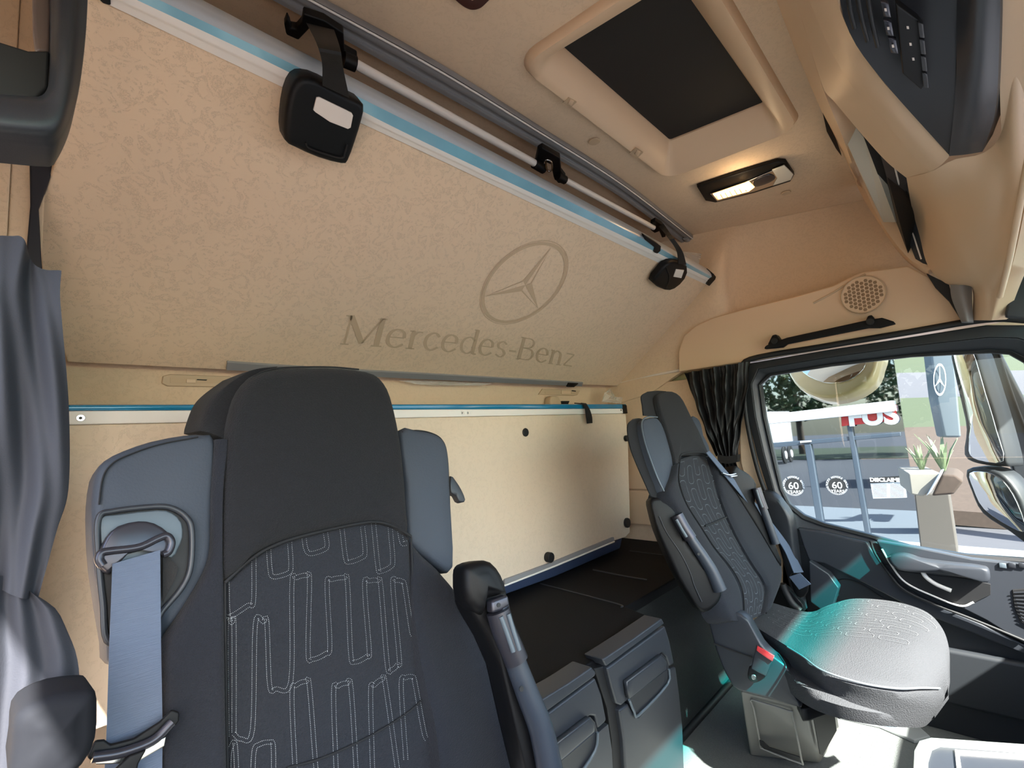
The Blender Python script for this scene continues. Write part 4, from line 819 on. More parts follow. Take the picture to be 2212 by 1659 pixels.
prism('tongue_plate', D([(205, 1640), (300, 1622), (360, 1590), (356, 1612), (300, 1645), (290, 1700), (230, 1700), (260, 1650), (205, 1652)], .036), -dn*.003, M['steel'], tg, bevel=.001)
tube('tongue_bar', D([(200, 1636), (262, 1626), (330, 1600), (372, 1560)], .044), .0045, M['gun'], tg)
prism('tongue_neck', D([(245, 1665), (280, 1632), (318, 1618), (300, 1650), (290, 1700), (235, 1700)], .05), -dn*.006, M['black'], tg)
# recline lever behind the right wing
pillow('recline_lever', D([(974, 1028), (985, 1038), (998, 1058), (1006, 1080), (1000, 1085), (992, 1083), (985, 1070), (974, 1063)], -.07), dn, .015, .003, .001, M['charl'], ds, sm=2)
# right armrest
ar = Plane((.55, .52, -.25), (-.25, -1, .2)); an = ar.n
def A_(pts, off=0): return [ar(a, b, off) for a, b in pts]
arm = pillow('armrest', A_([(1006, 1238), (1012, 1220), (1040, 1211), (1064, 1214), (1085, 1240), (1097, 1275), (1092, 1290), (1060, 1300), (1050, 1330), (1052, 1370), (1085, 1440), (1150, 1560), (1200, 1720), (1150, 1720), (1085, 1450), (1030, 1340), (1010, 1300)], -.03), an, .05, .012, .002, M['black'], ds, sm=2)
pillow('armrest_pad', A_([(1006, 1240), (1013, 1221), (1040, 1211), (1062, 1213), (1082, 1235), (1096, 1272), (1095, 1284), (1062, 1292), (1050, 1310), (1046, 1330), (1012, 1300)], -.012), an, .05, .014, .004, M['black'], ds, sm=2)
tube('arm_tube', A_([(1078, 1300), (1090, 1350), (1112, 1425), (1140, 1500), (1170, 1580), (1195, 1700)], -.014), lambda t: .013+.006*t, M['tubem'], arm, seg=16)
tube('grip', A_([(1076, 1320), (1088, 1360), (1104, 1398), (1116, 1428)], -.006), .0175, M['gun'], arm, seg=20)
prism('grip_collar', A_([(1062, 1298), (1098, 1284), (1103, 1308), (1085, 1320), (1064, 1326)], .0), -an*.02, M['gun'], arm, bevel=.004)
for q_ in (((1082, 1332), (1096, 1370), (1109, 1408)), ((1098, 1326), (1110, 1366), (1122, 1404))): tube('grip_groove', A_(list(q_), .011), .0035, M['plate'], arm)
disc('pivot_hole', ar(1077, 1307, .0), an, .003, .001, M['rubber'], arm, bevel=0); disc('pivot_hole', ar(1126, 1488, .008), an, .0035, .001, M['rubber'], arm, bevel=0)
# left armrest
pillow('armrest_pad', [at(a, b, 'Y', .50) for a, b in ((30, 1560), (60, 1530), (120, 1505), (190, 1495), (210, 1500), (214, 1540), (210, 1600), (180, 1660), (100, 1720), (20, 1720), (24, 1620))], (0, -1, .1), .08, .012, .004, mat('armrest_vinyl', (24, 26, 31), .8, spec=.15), ds, sm=2)

# ============================================================ PASSENGER SEAT
pp = Plane((1.5, .69, 0), (0, -1, .33)); pn = pp.n
ps = thing('passenger_seat', 'smaller charcoal passenger seat by the door, sunlit cushion on a grey pedestal', 'seat', (1.55, .5, FZ))
def Q_(pts, off=0): return [pp(a, b, off) for a, b in pts]
pillow('backrest_shell', Q_([(1430, 905), (1500, 925), (1540, 1010), (1600, 1090), (1660, 1170), (1680, 1220), (1665, 1290), (1615, 1335), (1570, 1320), (1530, 1240), (1470, 1120), (1440, 1060), (1445, 1000)], -.03), pn, .06, .02, 0, M['fab2'], ps, sm=2)
hd = pillow('headrest', Q_([(1421, 866), (1424, 850), (1445, 843), (1462, 847), (1476, 862), (1493, 896), (1511, 929), (1524, 960), (1534, 984), (1523, 980), (1487, 979), (1472, 984), (1466, 994), (1462, 1015), (1456, 985), (1442, 935), (1430, 899)], .008), pn, .03, .012, .003, M['fab'], ps, sm=2)
patch('headrest_side', [Q_([(1398, 846), (1420, 844), (1440, 845)], -.01), Q_([(1384, 856), (1402, 856), (1423, 858)], -.01), Q_([(1386, 878), (1404, 880), (1424, 884)], -.01), Q_([(1388, 898), (1408, 900), (1432, 906)], -.01)], ray(1400, 870)*.03, M['fab'], ps, r=(.008, 0, .006, 0))
wl = pillow('left_shoulder_wing', Q_([(1388, 912), (1398, 903), (1415, 901), (1424, 906), (1434, 924), (1448, 966), (1456, 1010), (1448, 1035), (1437, 1066), (1425, 1040), (1410, 1002), (1394, 952)], .0), pn, .04, .008, .003, M['lea'], ps, sm=2)
tube('wing_piping', Q_([(1437, 1066), (1423, 1038), (1408, 1000), (1392, 952), (1386, 914), (1398, 901), (1420, 901)], .0), .0022, M['plate'], wl)
patch('left_shoulder_side', [Q_([(1366, 905), (1380, 903), (1392, 906)], -.02), Q_([(1354, 920), (1370, 925), (1390, 940)], -.02), Q_([(1358, 960), (1375, 970), (1402, 985)], -.02), Q_([(1372, 1000), (1390, 1010), (1418, 1030)], -.02), Q_([(1404, 1072), (1420, 1075), (1438, 1070)], -.02)], ray(1380, 960)*.04, M['fab'], ps, r=(.01, 0, .01, 0))
pillow('right_shoulder_wing', Q_([(1494, 900), (1506, 902), (1514, 915), (1520, 940), (1532, 965), (1536, 990), (1526, 985), (1510, 940)], -.03), pn, .04, .006, .001, M['lea'], ps, sm=2)
pin = []
PL_ = [(1467, 993), (1464, 1023), (1466, 1047), (1481, 1089), (1511, 1137), (1541, 1183), (1571, 1219), (1592, 1252), (1603, 1285), (1606, 1345)]
PR_ = [(1533, 985), (1543, 1015), (1549, 1035), (1563, 1085), (1586, 1140), (1610, 1186), (1632, 1222), (1652, 1252), (1660, 1280), (1652, 1325)]
rows = []
for (l, r_) in zip(PL_, PR_): rows.append(Q_([l, ((l[0]+r_[0])/2, (l[1]+r_[1])/2-(6 if l[1] < 1000 else 0)), r_], .0))
pc = patch('centre_panel', rows, -pn*.03, M['fabp'], ps, nu=20, nv=50, r=(.004, .004, .008, 0), rt=pin)
LL = [(1458, 1005), (1452, 1030), (1440, 1066), (1455, 1095), (1482, 1145), (1510, 1195), (1535, 1245), (1552, 1290), (1562, 1322), (1575, 1340)]
patch('side_bolster', [Q_([l, ((l[0]+r_[0])/2, (l[1]+r_[1])/2), r_], .012) for l, r_ in zip(LL, [(1465, 1000)]+PL_[1:])], -pn*.06, M['fab2'], ps, nu=12, nv=40, r=(.02, .006, 0, 0), puff=.006)
RR = [(1536, 988), (1552, 1012), (1570, 1034), (1598, 1072), (1631, 1116), (1662, 1157), (1683, 1194), (1690, 1231), (1686, 1258), (1668, 1300)]
patch('side_bolster', [Q_([l, ((l[0]+r_[0])/2, (l[1]+r_[1])/2), r_], .012) for l, r_ in zip([(1532, 985)]+PR_[1:], RR)], -pn*.06, M['fab2'], ps, nu=14, nv=40, r=(.004, .02, 0, 0), puff=.008)
tube('panel_seam', [p+pn*.004 for p in Q_(PL_)], .002, M['seam'], pc); tube('panel_seam', [p+pn*.004 for p in Q_(PR_)], .002, M['seam'], pc)
tube('arched_seam', Q_([(1466, 1000), (1468, 988), (1476, 980), (1500, 977), (1523, 979), (1534, 987)], .008), .0022, M['seam'], pc)
tube('waist_seam', Q_([(1523, 1136), (1545, 1128), (1572, 1116)], .004), .0025, M['seam'], pc)
# loop pattern on panels: staggered capsules in surface coordinates
def evalg(g, u, v):
    V_, nu, nv = g; x = max(0, min(.999, u))*(nu-1); y = max(0, min(.999, v))*(nv-1); i = int(x); j = int(y); fx = x-i; fy = y-j
    a = V_[j*nu+i].lerp(V_[j*nu+i+1], fx); b = V_[(j+1)*nu+i].lerp(V_[(j+1)*nu+i+1], fx); return a.lerp(b, fy)
def capsules(name, g, nrm, m, parent, ncol, nrow, lw=.0014, w_=.30, swap=False):
    vs, fs = [], []
    for r_ in range(nrow):
        for c in range(ncol):
            u0 = (c+.5)/ncol; v0 = (r_+.5+(.35 if c % 2 else 0))/nrow; hu = w_/ncol; hv = .40/nrow
            P = []
            for k in range(16):
                t = 2*pi*k/16; P.append((u0+hu*max(-1, min(1, 1.4*cos(t))), v0+hv*max(-1, min(1, 1.15*sin(t)))))
            P = [p for p in P if .03 < p[0] < .97 and .02 < p[1] < .98]
            if len(P) < 8: continue
            pt = [evalg(g, *p)+nrm*.0012 for p in P]; n_ = len(pt); k0 = len(vs); c0 = sum(pt, Vector((0, 0, 0)))/n_
            for p in pt: d = (p-c0).normalized()*lw; vs += [p+d*.5, p-d*.5]
            for i in range(n_ if n_ == 16 else n_-1): j = (i+1) % n_; fs.append([k0+2*i, k0+2*i+1, k0+2*j+1, k0+2*j])
    return mesh(name, vs, fs, m, parent)
capsules('loop_stitching', pin, pn, M['line'], ps, 5, 7, .0016)
# belt
ribbon('belt_webbing', Q_([(1526, 978), (1560, 1020), (1600, 1068), (1640, 1115), (1690, 1180), (1716, 1238)], .03), Q_([(1533, 974), (1572, 1020), (1616, 1068), (1657, 1115), (1706, 1180), (1736, 1236)], .03), pn*-.002, M['belt'], ps)
tube('belt_guide', Q_([(1560, 1022), (1575, 1026), (1596, 1022), (1598, 1026), (1578, 1030)], .035), .003, M['chrome'], ps)
bb = pillow('belt_tongue', [at(a, b, 'X', 1.80) for a, b in ((1706, 1246), (1720, 1238), (1748, 1262), (1738, 1290), (1722, 1288), (1712, 1270))], (-1, -.3, .2), .02, .006, .002, M['black'], ps, sm=2)
prism('belt_fold', [at(a, b, 'X', 1.78) for a, b in ((1704, 1246), (1728, 1238), (1752, 1262), (1726, 1274))], (.003, 0, 0), M['belt'], bb, bevel=.001)
tube('belt_anchor', [at(a, b, 'X', 1.80) for a, b in ((1690, 1262), (1700, 1285), (1712, 1305), (1728, 1320))], .012, M['rubber'], ps)
pillow('recliner_cover', [at(a, b, 'X', 1.82) for a, b in ((1672, 1272), (1688, 1262), (1720, 1290), (1738, 1320), (1690, 1325), (1668, 1305))], (-1, 0, 0), .03, .004, .002, M['black'], ps, sm=2)
# armrests
pa = Plane((1.30, .55, -.3), (-.7, -.7, .15)); pan_ = pa.n
def PA(pts, off=0): return [pa(a, b, off) for a, b in pts]
a1 = pillow('armrest', PA([(1405, 1082), (1414, 1074), (1433, 1076), (1452, 1090), (1458, 1100), (1448, 1118), (1462, 1135), (1485, 1165), (1505, 1190), (1530, 1235), (1553, 1262), (1562, 1280), (1556, 1300), (1540, 1317), (1524, 1324), (1510, 1317), (1492, 1290), (1468, 1252), (1444, 1203), (1420, 1146), (1408, 1103)]), pan_, .05, .012, .003, M['black'], ps, sm=2)
tube('arm_tube', PA([(1484, 1150), (1500, 1175), (1520, 1205), (1538, 1235), (1556, 1275)], .004), lambda t: .012+.005*t, M['tubem'], a1, seg=14)
tube('grip', PA([(1462, 1112), (1476, 1138), (1492, 1163)], .012), .016, M['gun'], a1, seg=16)
tube('grip_groove', PA([(1461, 1122), (1472, 1142), (1483, 1160)], .028), .004, M['plate'], a1)
tube('pad_piping', PA([(1424, 1115), (1440, 1150), (1470, 1195), (1490, 1235), (1500, 1265), (1516, 1300)], .004), .0012, M['char'], a1)
disc('pivot_hole', pa(1509, 1197, .017), pan_, .0035, .001, M['rubber'], a1, bevel=0)
pb = Plane((1.78, .55, -.2), (-.35, -1, .2)); pbn = pb.n
def PB(pts, off=0): return [pb(a, b, off) for a, b in pts]
a2 = pillow('armrest', PB([(1588, 1005), (1600, 1012), (1618, 1022), (1634, 1042), (1622, 1055), (1620, 1075), (1636, 1105), (1660, 1140), (1690, 1215), (1682, 1215), (1650, 1160), (1600, 1080), (1580, 1040)], -.01), pbn, .05, .010, .002, M['black'], ps, sm=2)
tube('grip', PB([(1634, 1054), (1642, 1078), (1650, 1100)], .004), .014, M['gun'], a2, seg=16); tube('grip_groove', PB([(1634, 1058), (1641, 1080), (1647, 1096)], .017), .004, M['plate'], a2)
tube('arm_tube', PB([(1648, 1098), (1660, 1130), (1676, 1175)], .002), .012, M['tubem'], a2, seg=14)
# cushion
def cz(a, b, z): return at(a, b, 'Z', z)
CR = [
 [(1668, 1302, -.555), (1645, 1325, -.56), (1620, 1346, -.56), (1625, 1362, -.60)],
 [(1745, 1322, -.56), (1724, 1356, -.56), (1700, 1396, -.555), (1703, 1425, -.61)],
 [(1790, 1307, -.545), (1765, 1358, -.55), (1733, 1418, -.55), (1738, 1462, -.625)],
 [(1845, 1293, -.54), (1812, 1368, -.54), (1775, 1447, -.55), (1790, 1492, -.635)],
 [(1930, 1299, -.54), (1895, 1382, -.535), (1858, 1474, -.555), (1860, 1512, -.64)],
 [(1998, 1320, -.545), (1968, 1395, -.54), (1935, 1486, -.565), (1940, 1524, -.645)],
 [(2034, 1355, -.56), (2020, 1410, -.56), (1990, 1484, -.575), (1996, 1528, -.645)],
 [(2050, 1400, -.58), (2046, 1440, -.585), (2030, 1485, -.60), (2026, 1528, -.645)],
 [(2052, 1455, -.61), (2052, 1475, -.62), (2048, 1500, -.63), (2042, 1516, -.645)],
]
cg = []
def crow(r_):
    q = [cz(*p) for p in r_[:3]]; e_ = r_[3]; q.append(at(e_[0], e_[1], 'X', q[2].x+.012) if e_[1]-r_[2][1] > 14 and r_[2][0] < 2015 else cz(*e_[:2], q[2].z-.045)); return [q[0], q[0].lerp(q[1], .5), q[1], q[1].lerp(q[2], .6), q[2], q[2].lerp(q[3], .22)+Vector((-.004, -.002, -.003)), q[2].lerp(q[3], .6)+Vector((-.004, -.002, 0)), q[3]]
cu_ = patch('seat_cushion', [crow(r_) for r_ in CR], (.0, .03, -.05), M['fabc'], ps, nu=30, nv=50, rt=cg)
for p in cu_.data.polygons: pass
def capc(): 
    vs, fs = [], []
    for r_ in range(6):
        for c in range(8):
            v0 = .05+(r_+.5+(.4 if c % 2 else 0))*.13; u0 = .05+c*.07; hv = .055; hu = .022
            pt = []
            for k in range(16):
                t = 2*pi*k/16; pt.append(evalg(cg, u0+hu*max(-1, min(1, 1.4*cos(t))), v0+hv*max(-1, min(1, 1.15*sin(t))))+Vector((0, 0, .0015)))
            if v0 > .72: continue
            k0 = len(vs); c0 = sum(pt, Vector((0, 0, 0)))/16
            for p in pt: d = (p-c0).normalized()*.0014; vs += [p+d*.5, p-d*.5]
            for i in range(16): j = (i+1) % 16; fs.append([k0+2*i, k0+2*i+1, k0+2*j+1, k0+2*j])
    mesh('loop_stitching', vs, fs, mat('cushion_emboss_line', (98, 99, 101), .9), cu_)
capc()
pillow('cushion_base', [Vector((x_, y_, -.64)) for x_, y_ in ((1.44, .40), (1.44, .24), (1.48, .19), (1.60, .18), (1.70, .20), (1.70, .45), (1.48, .48))], (0, 0, 1), .05, .01, 0, M['fab'], ps, sm=2)
tube('cushion_piping', [cz(a, b, z) for a, b, z in ((1701, 1398, -.553), (1735, 1419, -.548), (1776, 1448, -.548), (1859, 1475, -.553), (1936, 1487, -.562), (1992, 1486, -.572), (2030, 1487, -.597))], .0022, M['line'], cu_)
# shell, buckle, pedestal
def sx_(pts, x=1.335): return [at(a, b, 'X', x) for a, b in pts]
pillow('side_shell', sx_([(1531, 1316), (1600, 1327), (1622, 1352), (1643, 1390), (1669, 1417), (1694, 1435), (1712, 1460), (1719, 1507), (1730, 1530), (1665, 1511), (1596, 1493), (1575, 1471), (1557, 1435), (1539, 1381)]), (-1, -.1, .1), .05, .008, .002, M['charl'], ps, sm=2)
tube('shell_groove', sx_([(1541, 1390), (1580, 1405), (1625, 1420)], 1.331), .002, M['rubber'], ps)
bk = pillow('belt_buckle', sx_([(1634, 1396), (1672, 1418), (1667, 1434), (1655, 1462), (1622, 1445)], 1.29), (-1, -.3, .2), .02, .004, .002, M['charl'], ps, sm=0)
pillow('release_button', sx_([(1636, 1395), (1673, 1417), (1669, 1429), (1658, 1423), (1640, 1410), (1634, 1405)], 1.283), (-1, -.3, .2), .008, .002, .001, M['red'], bk, sm=0)
pillow('buckle_anchor', sx_([(1624, 1440), (1654, 1458), (1645, 1470), (1628, 1476), (1616, 1466), (1616, 1450)], 1.30), (-1, -.3, .2), .02, .004, .002, M['rubber'], bk, sm=2)
disc('anchor_bolt', at(1628, 1462, 'X', 1.29), (-1, -.3, .2), .006, .004, M['steel'], bk)
P0, P1, P2_, P3 = cz(1598, 1491, -.735), cz(1740, 1528, -.735), cz(1772, 1650, FZ), cz(1620, 1634, FZ)
P4, P5 = cz(1806, 1507, -.735), cz(1816, 1580, FZ)
mesh('pedestal', [P0, P1, P2_, P3, P4, P5, P0+Vector((.30, .02, 0)), P3+Vector((.30, .02, 0))], [[0, 1, 2, 3], [1, 4, 5, 2], [4, 6, 7, 5], [6, 0, 3, 7], [0, 6, 4, 1], [3, 2, 5, 7]], mat('grey_painted_pedestal', (118, 116, 110), .45, coat=.2), ps, bevel=.008)
nP = (P1-P0).cross(P3-P0).normalized()
if nP.dot(P0) > 0: nP = -nP
plP = Plane(P0, nP)
ring_pts = [(1622, 1512), (1640, 1516), (1705, 1536), (1712, 1545), (1731, 1640), (1728, 1648), (1650, 1618), (1642, 1605), (1628, 1530)]
tube('pressed_rim', [plP(a, b, .001) for a, b in ring_pts], .0026, mat('pedestal_rim', (134, 132, 126), .4), bpy.data.objects['pedestal'], closed=True, sm=3)
prism('pedestal_slot', [plP(a, b, .006) for a, b in ((1640, 1600), (1648, 1602), (1662, 1615), (1728, 1636), (1729, 1647), (1650, 1618), (1642, 1610))], -nP*.003, M['rubber'], bpy.data.objects['pedestal'], bevel=.001)
nQ = (P4-P1).cross(P2_-P1).normalized()
if nQ.dot(P1) > 0: nQ = -nQ
plQ = Plane(P1, nQ)
prism('pedestal_opening', [plQ(a, b, .014) for a, b in ((1750, 1512), (1799, 1512), (1808, 1578), (1778, 1632), (1772, 1630))], -nQ*.003, M['rubber'], bpy.data.objects['pedestal'], bevel=.001)
prism('rating_label', [plQ(a, b, .018) for a, b in ((1780, 1498), (1792, 1500), (1792, 1508), (1780, 1506))], -nQ*.001, M['white'], bpy.data.objects['pedestal'], bevel=0)
pillow('lever_base', [cz(a, b, -.70) for a, b in ((1719, 1507), (1750, 1490), (1800, 1500), (1800, 1512), (1745, 1530), (1730, 1531))], (0, 0, 1), .03, .004, 0, M['rubber'], ps, sm=0)

# ---- floor things
sl = thing('door_sill_plate', 'pale grey sill plate with an oblong recess behind the passenger seat pedestal', 'sill plate', cz(1870, 1545, FZ))
prism('plate', [cz(a, b, FZ+.012) for a, b in ((1806, 1506), (1850, 1512), (1960, 1545), (2010, 1590), (1975, 1598), (1900, 1565), (1812, 1545))], (0, 0, -.012), mat('sill_plastic', (150, 154, 154), .5), sl, bevel=.003)
pillow('oblong_recess', [cz(a, b, FZ+.014) for a, b in ((1836, 1530), (1850, 1528), (1910, 1545), (1936, 1566), (1925, 1572), (1860, 1550), (1838, 1540))], (0, 0, 1), .003, .001, 0, M['plate'], sl, sm=2)
cs = thing('console_tray', 'pale rimmed console tray in the bottom right corner', 'tray', cz(2100, 1640, -.6))
CZ = -.60
frame('tray_rim', [cz(a, b, CZ-.004) for a, b in ((2003, 1700), (2004, 1640), (2012, 1614), (2030, 1606), (2240, 1622), (2240, 1700))], [cz(a, b, CZ) for a, b in ((1970, 1700), (1974, 1620), (1985, 1599), (2010, 1592), (2240, 1608), (2260, 1720))], (0, 0, -.03), mat('pale_tray_plastic', (128, 134, 130), .45), cs, bevel=.003)
prism('tray_floor', [cz(a, b, CZ-.010) for a, b in ((1990, 1710), (1990, 1620), (2020, 1600), (2260, 1616), (2260, 1720))], (0, 0, -.02), M['charl'], cs)
frame('card_frame', [cz(a, b, CZ-.008) for a, b in ((2082, 1700), (2072, 1628), (2240, 1640), (2240, 1700))], [cz(a, b, CZ-.006) for a, b in ((2070, 1700), (2062, 1618), (2240, 1630), (2250, 1710))], (0, 0, -.006), M['alu'], cs, bevel=.001)
prism('console_body', [cz(a, b, CZ-.035) for a, b in ((1990, 1720), (1994, 1630), (2020, 1606), (2300, 1622), (2300, 1760))], (0, 0, FZ-CZ+.036), M['char'], cs)
struct(box('trim_8', (-.10, -.88, FZ), (2.0, -.33, -.33), M['char'], bevel=.03))

# ---- curtains
cr_ = thing('window_curtain', 'black satin curtain tied back beside the passenger window', 'curtain', at(1550, 800, 'X', 1.93))
cl_ = [((1478, 806), (1618, 780)), ((1486, 834), (1617, 834)), ((1502, 881), (1610, 881)), ((1520, 924), (1601, 924)), ((1538, 962), (1594, 960)), ((1551, 985), (1591, 985))]
patch('drape', [[at(l[0]+(r_[0]-l[0])*t, l[1]+(r_[1]-l[1])*t, 'X', 1.925) for t in (0, .33, .66, 1)] for l, r_ in cl_], (.002, 0, 0), M['curtb'], cr_, nu=90, nv=40, fold=lambda u, v: .012*sin(u*34+1.5*sin(v*4))+.006*sin(u*71+v*5)+.004*sin(v*23+u*9))
patch('tie_back', [[at(l+(r_-l)*t, y_+4*sin(t*3.1), 'X', 1.905) for t in (0, .5, 1)] for l, r_, y_ in ((1549, 1593, 982), (1550, 1593, 990), (1551, 1592, 998))], (.03, 0, 0), M['curtb'], cr_, nu=12, nv=6)
patch('drape_tail', [[at(l+(r_-l)*t, y_, 'X', 1.925) for t in (0, .5, 1)] for l, r_, y_ in ((1553, 1591, 998), (1556, 1600, 1020), (1550, 1612, 1045), (1552, 1620, 1080), (1580, 1625, 1130))], (.002, 0, 0), M['curtb'], cr_, nu=50, nv=20, fold=lambda u, v: .008*sin(u*30+v*3)+.004*sin(u*61))
cv = thing('window_curtain', 'grey-black curtain bunched at the left edge beside the driver seat', 'curtain', (.03, .6, .2))
def yc(a, b, y=.60): return at(a, b, 'Y', y)
patch('drape', [[yc(-60, 505), yc(20, 508), yc(50, 518), yc(78, 572), yc(131, 590)], [yc(-60, 620), yc(20, 625), yc(60, 630), yc(95, 635), yc(128, 640)], [yc(-60, 700), yc(20, 700), yc(70, 700), yc(105, 700), yc(133, 700)], [yc(-60, 880), yc(20, 880), yc(80, 880), yc(120, 880), yc(150, 880)], [yc(-60, 1040), yc(20, 1040), yc(75, 1045), yc(120, 1050), yc(149, 1055)], [yc(-60, 1150), yc(10, 1150), yc(60, 1150), yc(95, 1150), yc(122, 1150)], [yc(-60, 1270), yc(0, 1275), yc(30, 1285), yc(60, 1295), yc(78, 1310)]], (0, .003, 0), M['curt'], cv, nu=70, nv=50, fold=lambda u, v: .005*sin(u*11+v*4)+.002*sin(u*23-v*6)+.002*sin(v*9+u*4))
patch('drape_tail', [[yc(-60, 1235), yc(20, 1250), yc(84, 1290)], [yc(-60, 1310), yc(40, 1315), yc(122, 1318)], [yc(-60, 1360), yc(50, 1370), yc(145, 1362)], [yc(-60, 1440), yc(60, 1440), yc(168, 1425)], [yc(-60, 1560), yc(60, 1560), yc(173, 1510)], [yc(-60, 1760), yc(60, 1760), yc(168, 1760)]], (0, .003, 0), M['curt'], cv, nu=40, nv=24, fold=lambda u, v: .004*sin(u*19+v*4))
# dark pillar strip and grab frame top left
tag(prism('pillar_strip', [at(a, b, 'Y', .92) for a, b in ((64, 312), (66, 440), (58, 530), (52, 640), (96, 640), (90, 560), (84, 450), (125, 340), (155, 255), (150, 200), (110, 250))], (0, .02, 0), mat('navy_strip', (26, 26, 36), .6), bevel=.002), 'narrow dark strip on the left wall between the grab frame and the curtain', 'trim strip')
gf = thing('pillar_grab_bar', 'dark glossy grab frame close to the camera in the top left corner', 'grab handle', at(120, 150, 'Y', .42))
gpl = YP(.42)
patch('frame_bar', [[gpl(112, -60), gpl(112, 60), gpl(108, 160), gpl(92, 205), gpl(40, 206), gpl(-60, 200)], [gpl(132, -60, .012), gpl(130, 60, .012), gpl(124, 175, .012), gpl(100, 220, .012), gpl(40, 220, .012), gpl(-60, 214, .012)], [gpl(165, -60, .014), gpl(160, 80, .014), gpl(146, 210, .014), gpl(118, 270, .014), gpl(40, 275, .014), gpl(-60, 262, .014)], [gpl(192, -60, .0), gpl(184, 90, .0), gpl(164, 225, .0), gpl(128, 308, .0), gpl(100, 318, .0), gpl(-60, 300, .0)]], (0, .03, 0), M['char'], gf, nu=50, nv=20)
prism('inner_panel', [gpl(a, b, -.015) for a, b in ((-60, 75), (0, 89), (60, 108), (108, 108), (104, 190), (80, 212), (-60, 208))], (0, .008, 0), M['rubber'], gf)
prism('bracket', [gpl(a, b, -.02) for a, b in ((70, -60), (112, -60), (108, 112), (78, 110), (72, 60))], (0, .01, 0), mat('brown_reflection', (96, 80, 72), .4), gf)  # no real bracket: brown reflection in the bar, painted as a flat piece

# ============================================================ OUTSIDE
GZ = -2.45
struct(box('ground', (8.2, -20, GZ), (12, 20, GZ+.02), mat('pale_forecourt', (128, 132, 138), .8), bevel=0))
struct(tag(box('ground', (-60, -60, GZ-.1), (60, 60, GZ), M['asph'], bevel=0)))
FX = 12.0
bd = thing('dealership_building', 'glass-fronted showroom outside the window with blue-grey frames and white fascia', 'building', (FX+1, 3, GZ))
def fx(pts, x=FX): return [at(a, b, 'X', x) for a, b in pts]
c0, c1 = at(1560, 1000, 'X', FX).y, at(1935, 900, 'X', FX).y
box('glass_front', (FX, c1-.1, GZ), (FX+.1, 8.5, 5), M['dglass'], bd, bevel=0)
prism('white_fascia', fx([(1560, 907), (1928, 865), (1931, 889), (1560, 926)], FX-.25), (.3, 0, 0), M['bldw'], bd, bevel=.01)
prism('upper_glazing_bar', fx([(1560, 966), (1945, 934), (1946, 942), (1560, 977)], FX-.08), (.12, 0, 0), M['fr'], bd, bevel=.01)
for (a, b, c, d, e) in ((1826, 900, 1876, 1200, 11), (1737, 960, 1775, 1200, 14), (1655, 960, 1675, 1200, 8)):
    prism('mullion', fx([(a, b), (a+e, b), (c+e, d), (c, d)], FX-.1), (.12, 0, 0), M['fr'], bd, bevel=.01)
prism('door_closer', fx([(1728, 953), (1752, 951), (1752, 955), (1728, 957)], FX-.12), (.05, 0, 0), M['alug'], bd)
prism('right_column', fx([(1975, 1066), (2050, 1066), (2070, 1200), (1990, 1200)], FX-1.6), (.5, 0, 0), M['col'], bd, bevel=.02)
box('side_wall', (FX, c1-4.2, GZ), (FX+.2, c1-3.4, 4.5), mat('pale_render_wall', (190, 196, 198), .8), bd, bevel=0)
# sign
sg_ = thing('shop_sign', 'red sign with white letters half hidden under the white fascia', 'sign', at(1870, 905, 'X', FX))
sR = Vector((0, -1, 0)); sU = Vector((0, 0, 1))
prism('sign_board', fx([(1816, 884), (1934, 874), (1935, 908), (1818, 921)], FX-.12), (.06, 0, 0), M['rsign'], sg_, bevel=.01)
textmesh('sign_lettering', 'FUS', .50, at(1884, 900, 'X', FX-.13), (0, -1, 0.0), (0, 0, 1), M['wsign'], sg_, .005, bold=.02)
# round 60 years decals
def decal(px_, py_, label):
    c = at(px_, py_, 'X', FX-.02); R = (at(px_+25, py_, 'X', FX)-c).length
    vs, fs = [], []; ex = (vs, fs)
    textmesh('', '60', R*.95, c, (0, -1, 0), (0, 0, 1), None, extra=ex, bold=R*.004, h=.002)
    textmesh('', 'YEARS', R*.42, c-Vector((0, 0, R*.58)), (0, -1, 0), (0, 0, 1), None, extra=ex, bold=0, h=.002)
    s = 'STUCKY MOTORS GROUP'
    for i, ch in enumerate(s):
        a = radians(190-200*i/(len(s)-1)); d = Vector((0, -cos(a), sin(a))); rt = Vector((0, -sin(a), -cos(a)))
        textmesh('', ch, R*.27, c+d*R*.88, rt, d, None, extra=ex, bold=0, h=.002)
    n_ = 44
    for k in range(n_):
        a0 = radians(-170+150*k/n_)
        if k % 2: continue
        a1_ = a0+radians(2.6); k0 = len(vs)
        for a, r_ in ((a0, .80), (a1_, .80), (a1_, .96), (a0, .96)): vs.append(c+Vector((0, -cos(a)*r_*R, sin(a)*r_*R)))
        fs.append([k0, k0+1, k0+2, k0+3])
    o = mesh('round_decal', vs, fs, M['wsign']); tag(o, label, 'decal', 'anniversary decals on the showroom doors'); disc('decal_backing', c+Vector((.012, 0, 0)), (-1, 0, 0), R*.78, .008, M['rubber'], o, bevel=0); return o
decal(1714, 1050, 'white round 60 years decal on the left showroom door')
decal(1808, 1049, 'white round 60 years decal on the right showroom door')
nb = thing('notice_board', 'white disclaimer notice with black header on the showroom glass', 'notice', at(1918, 1055, 'X', FX-.03))
prism('notice_sheet', fx([(1880, 1043), (1954, 1036), (1959, 1075), (1886, 1077)], FX-.05), (.02, 0, 0), M['bldw'], nb, bevel=0)
prism('notice_header', fx([(1879, 1033), (1952, 1029), (1954, 1040), (1880, 1044)], FX-.06), (.02, 0, 0), M['rubber'], nb, bevel=0)
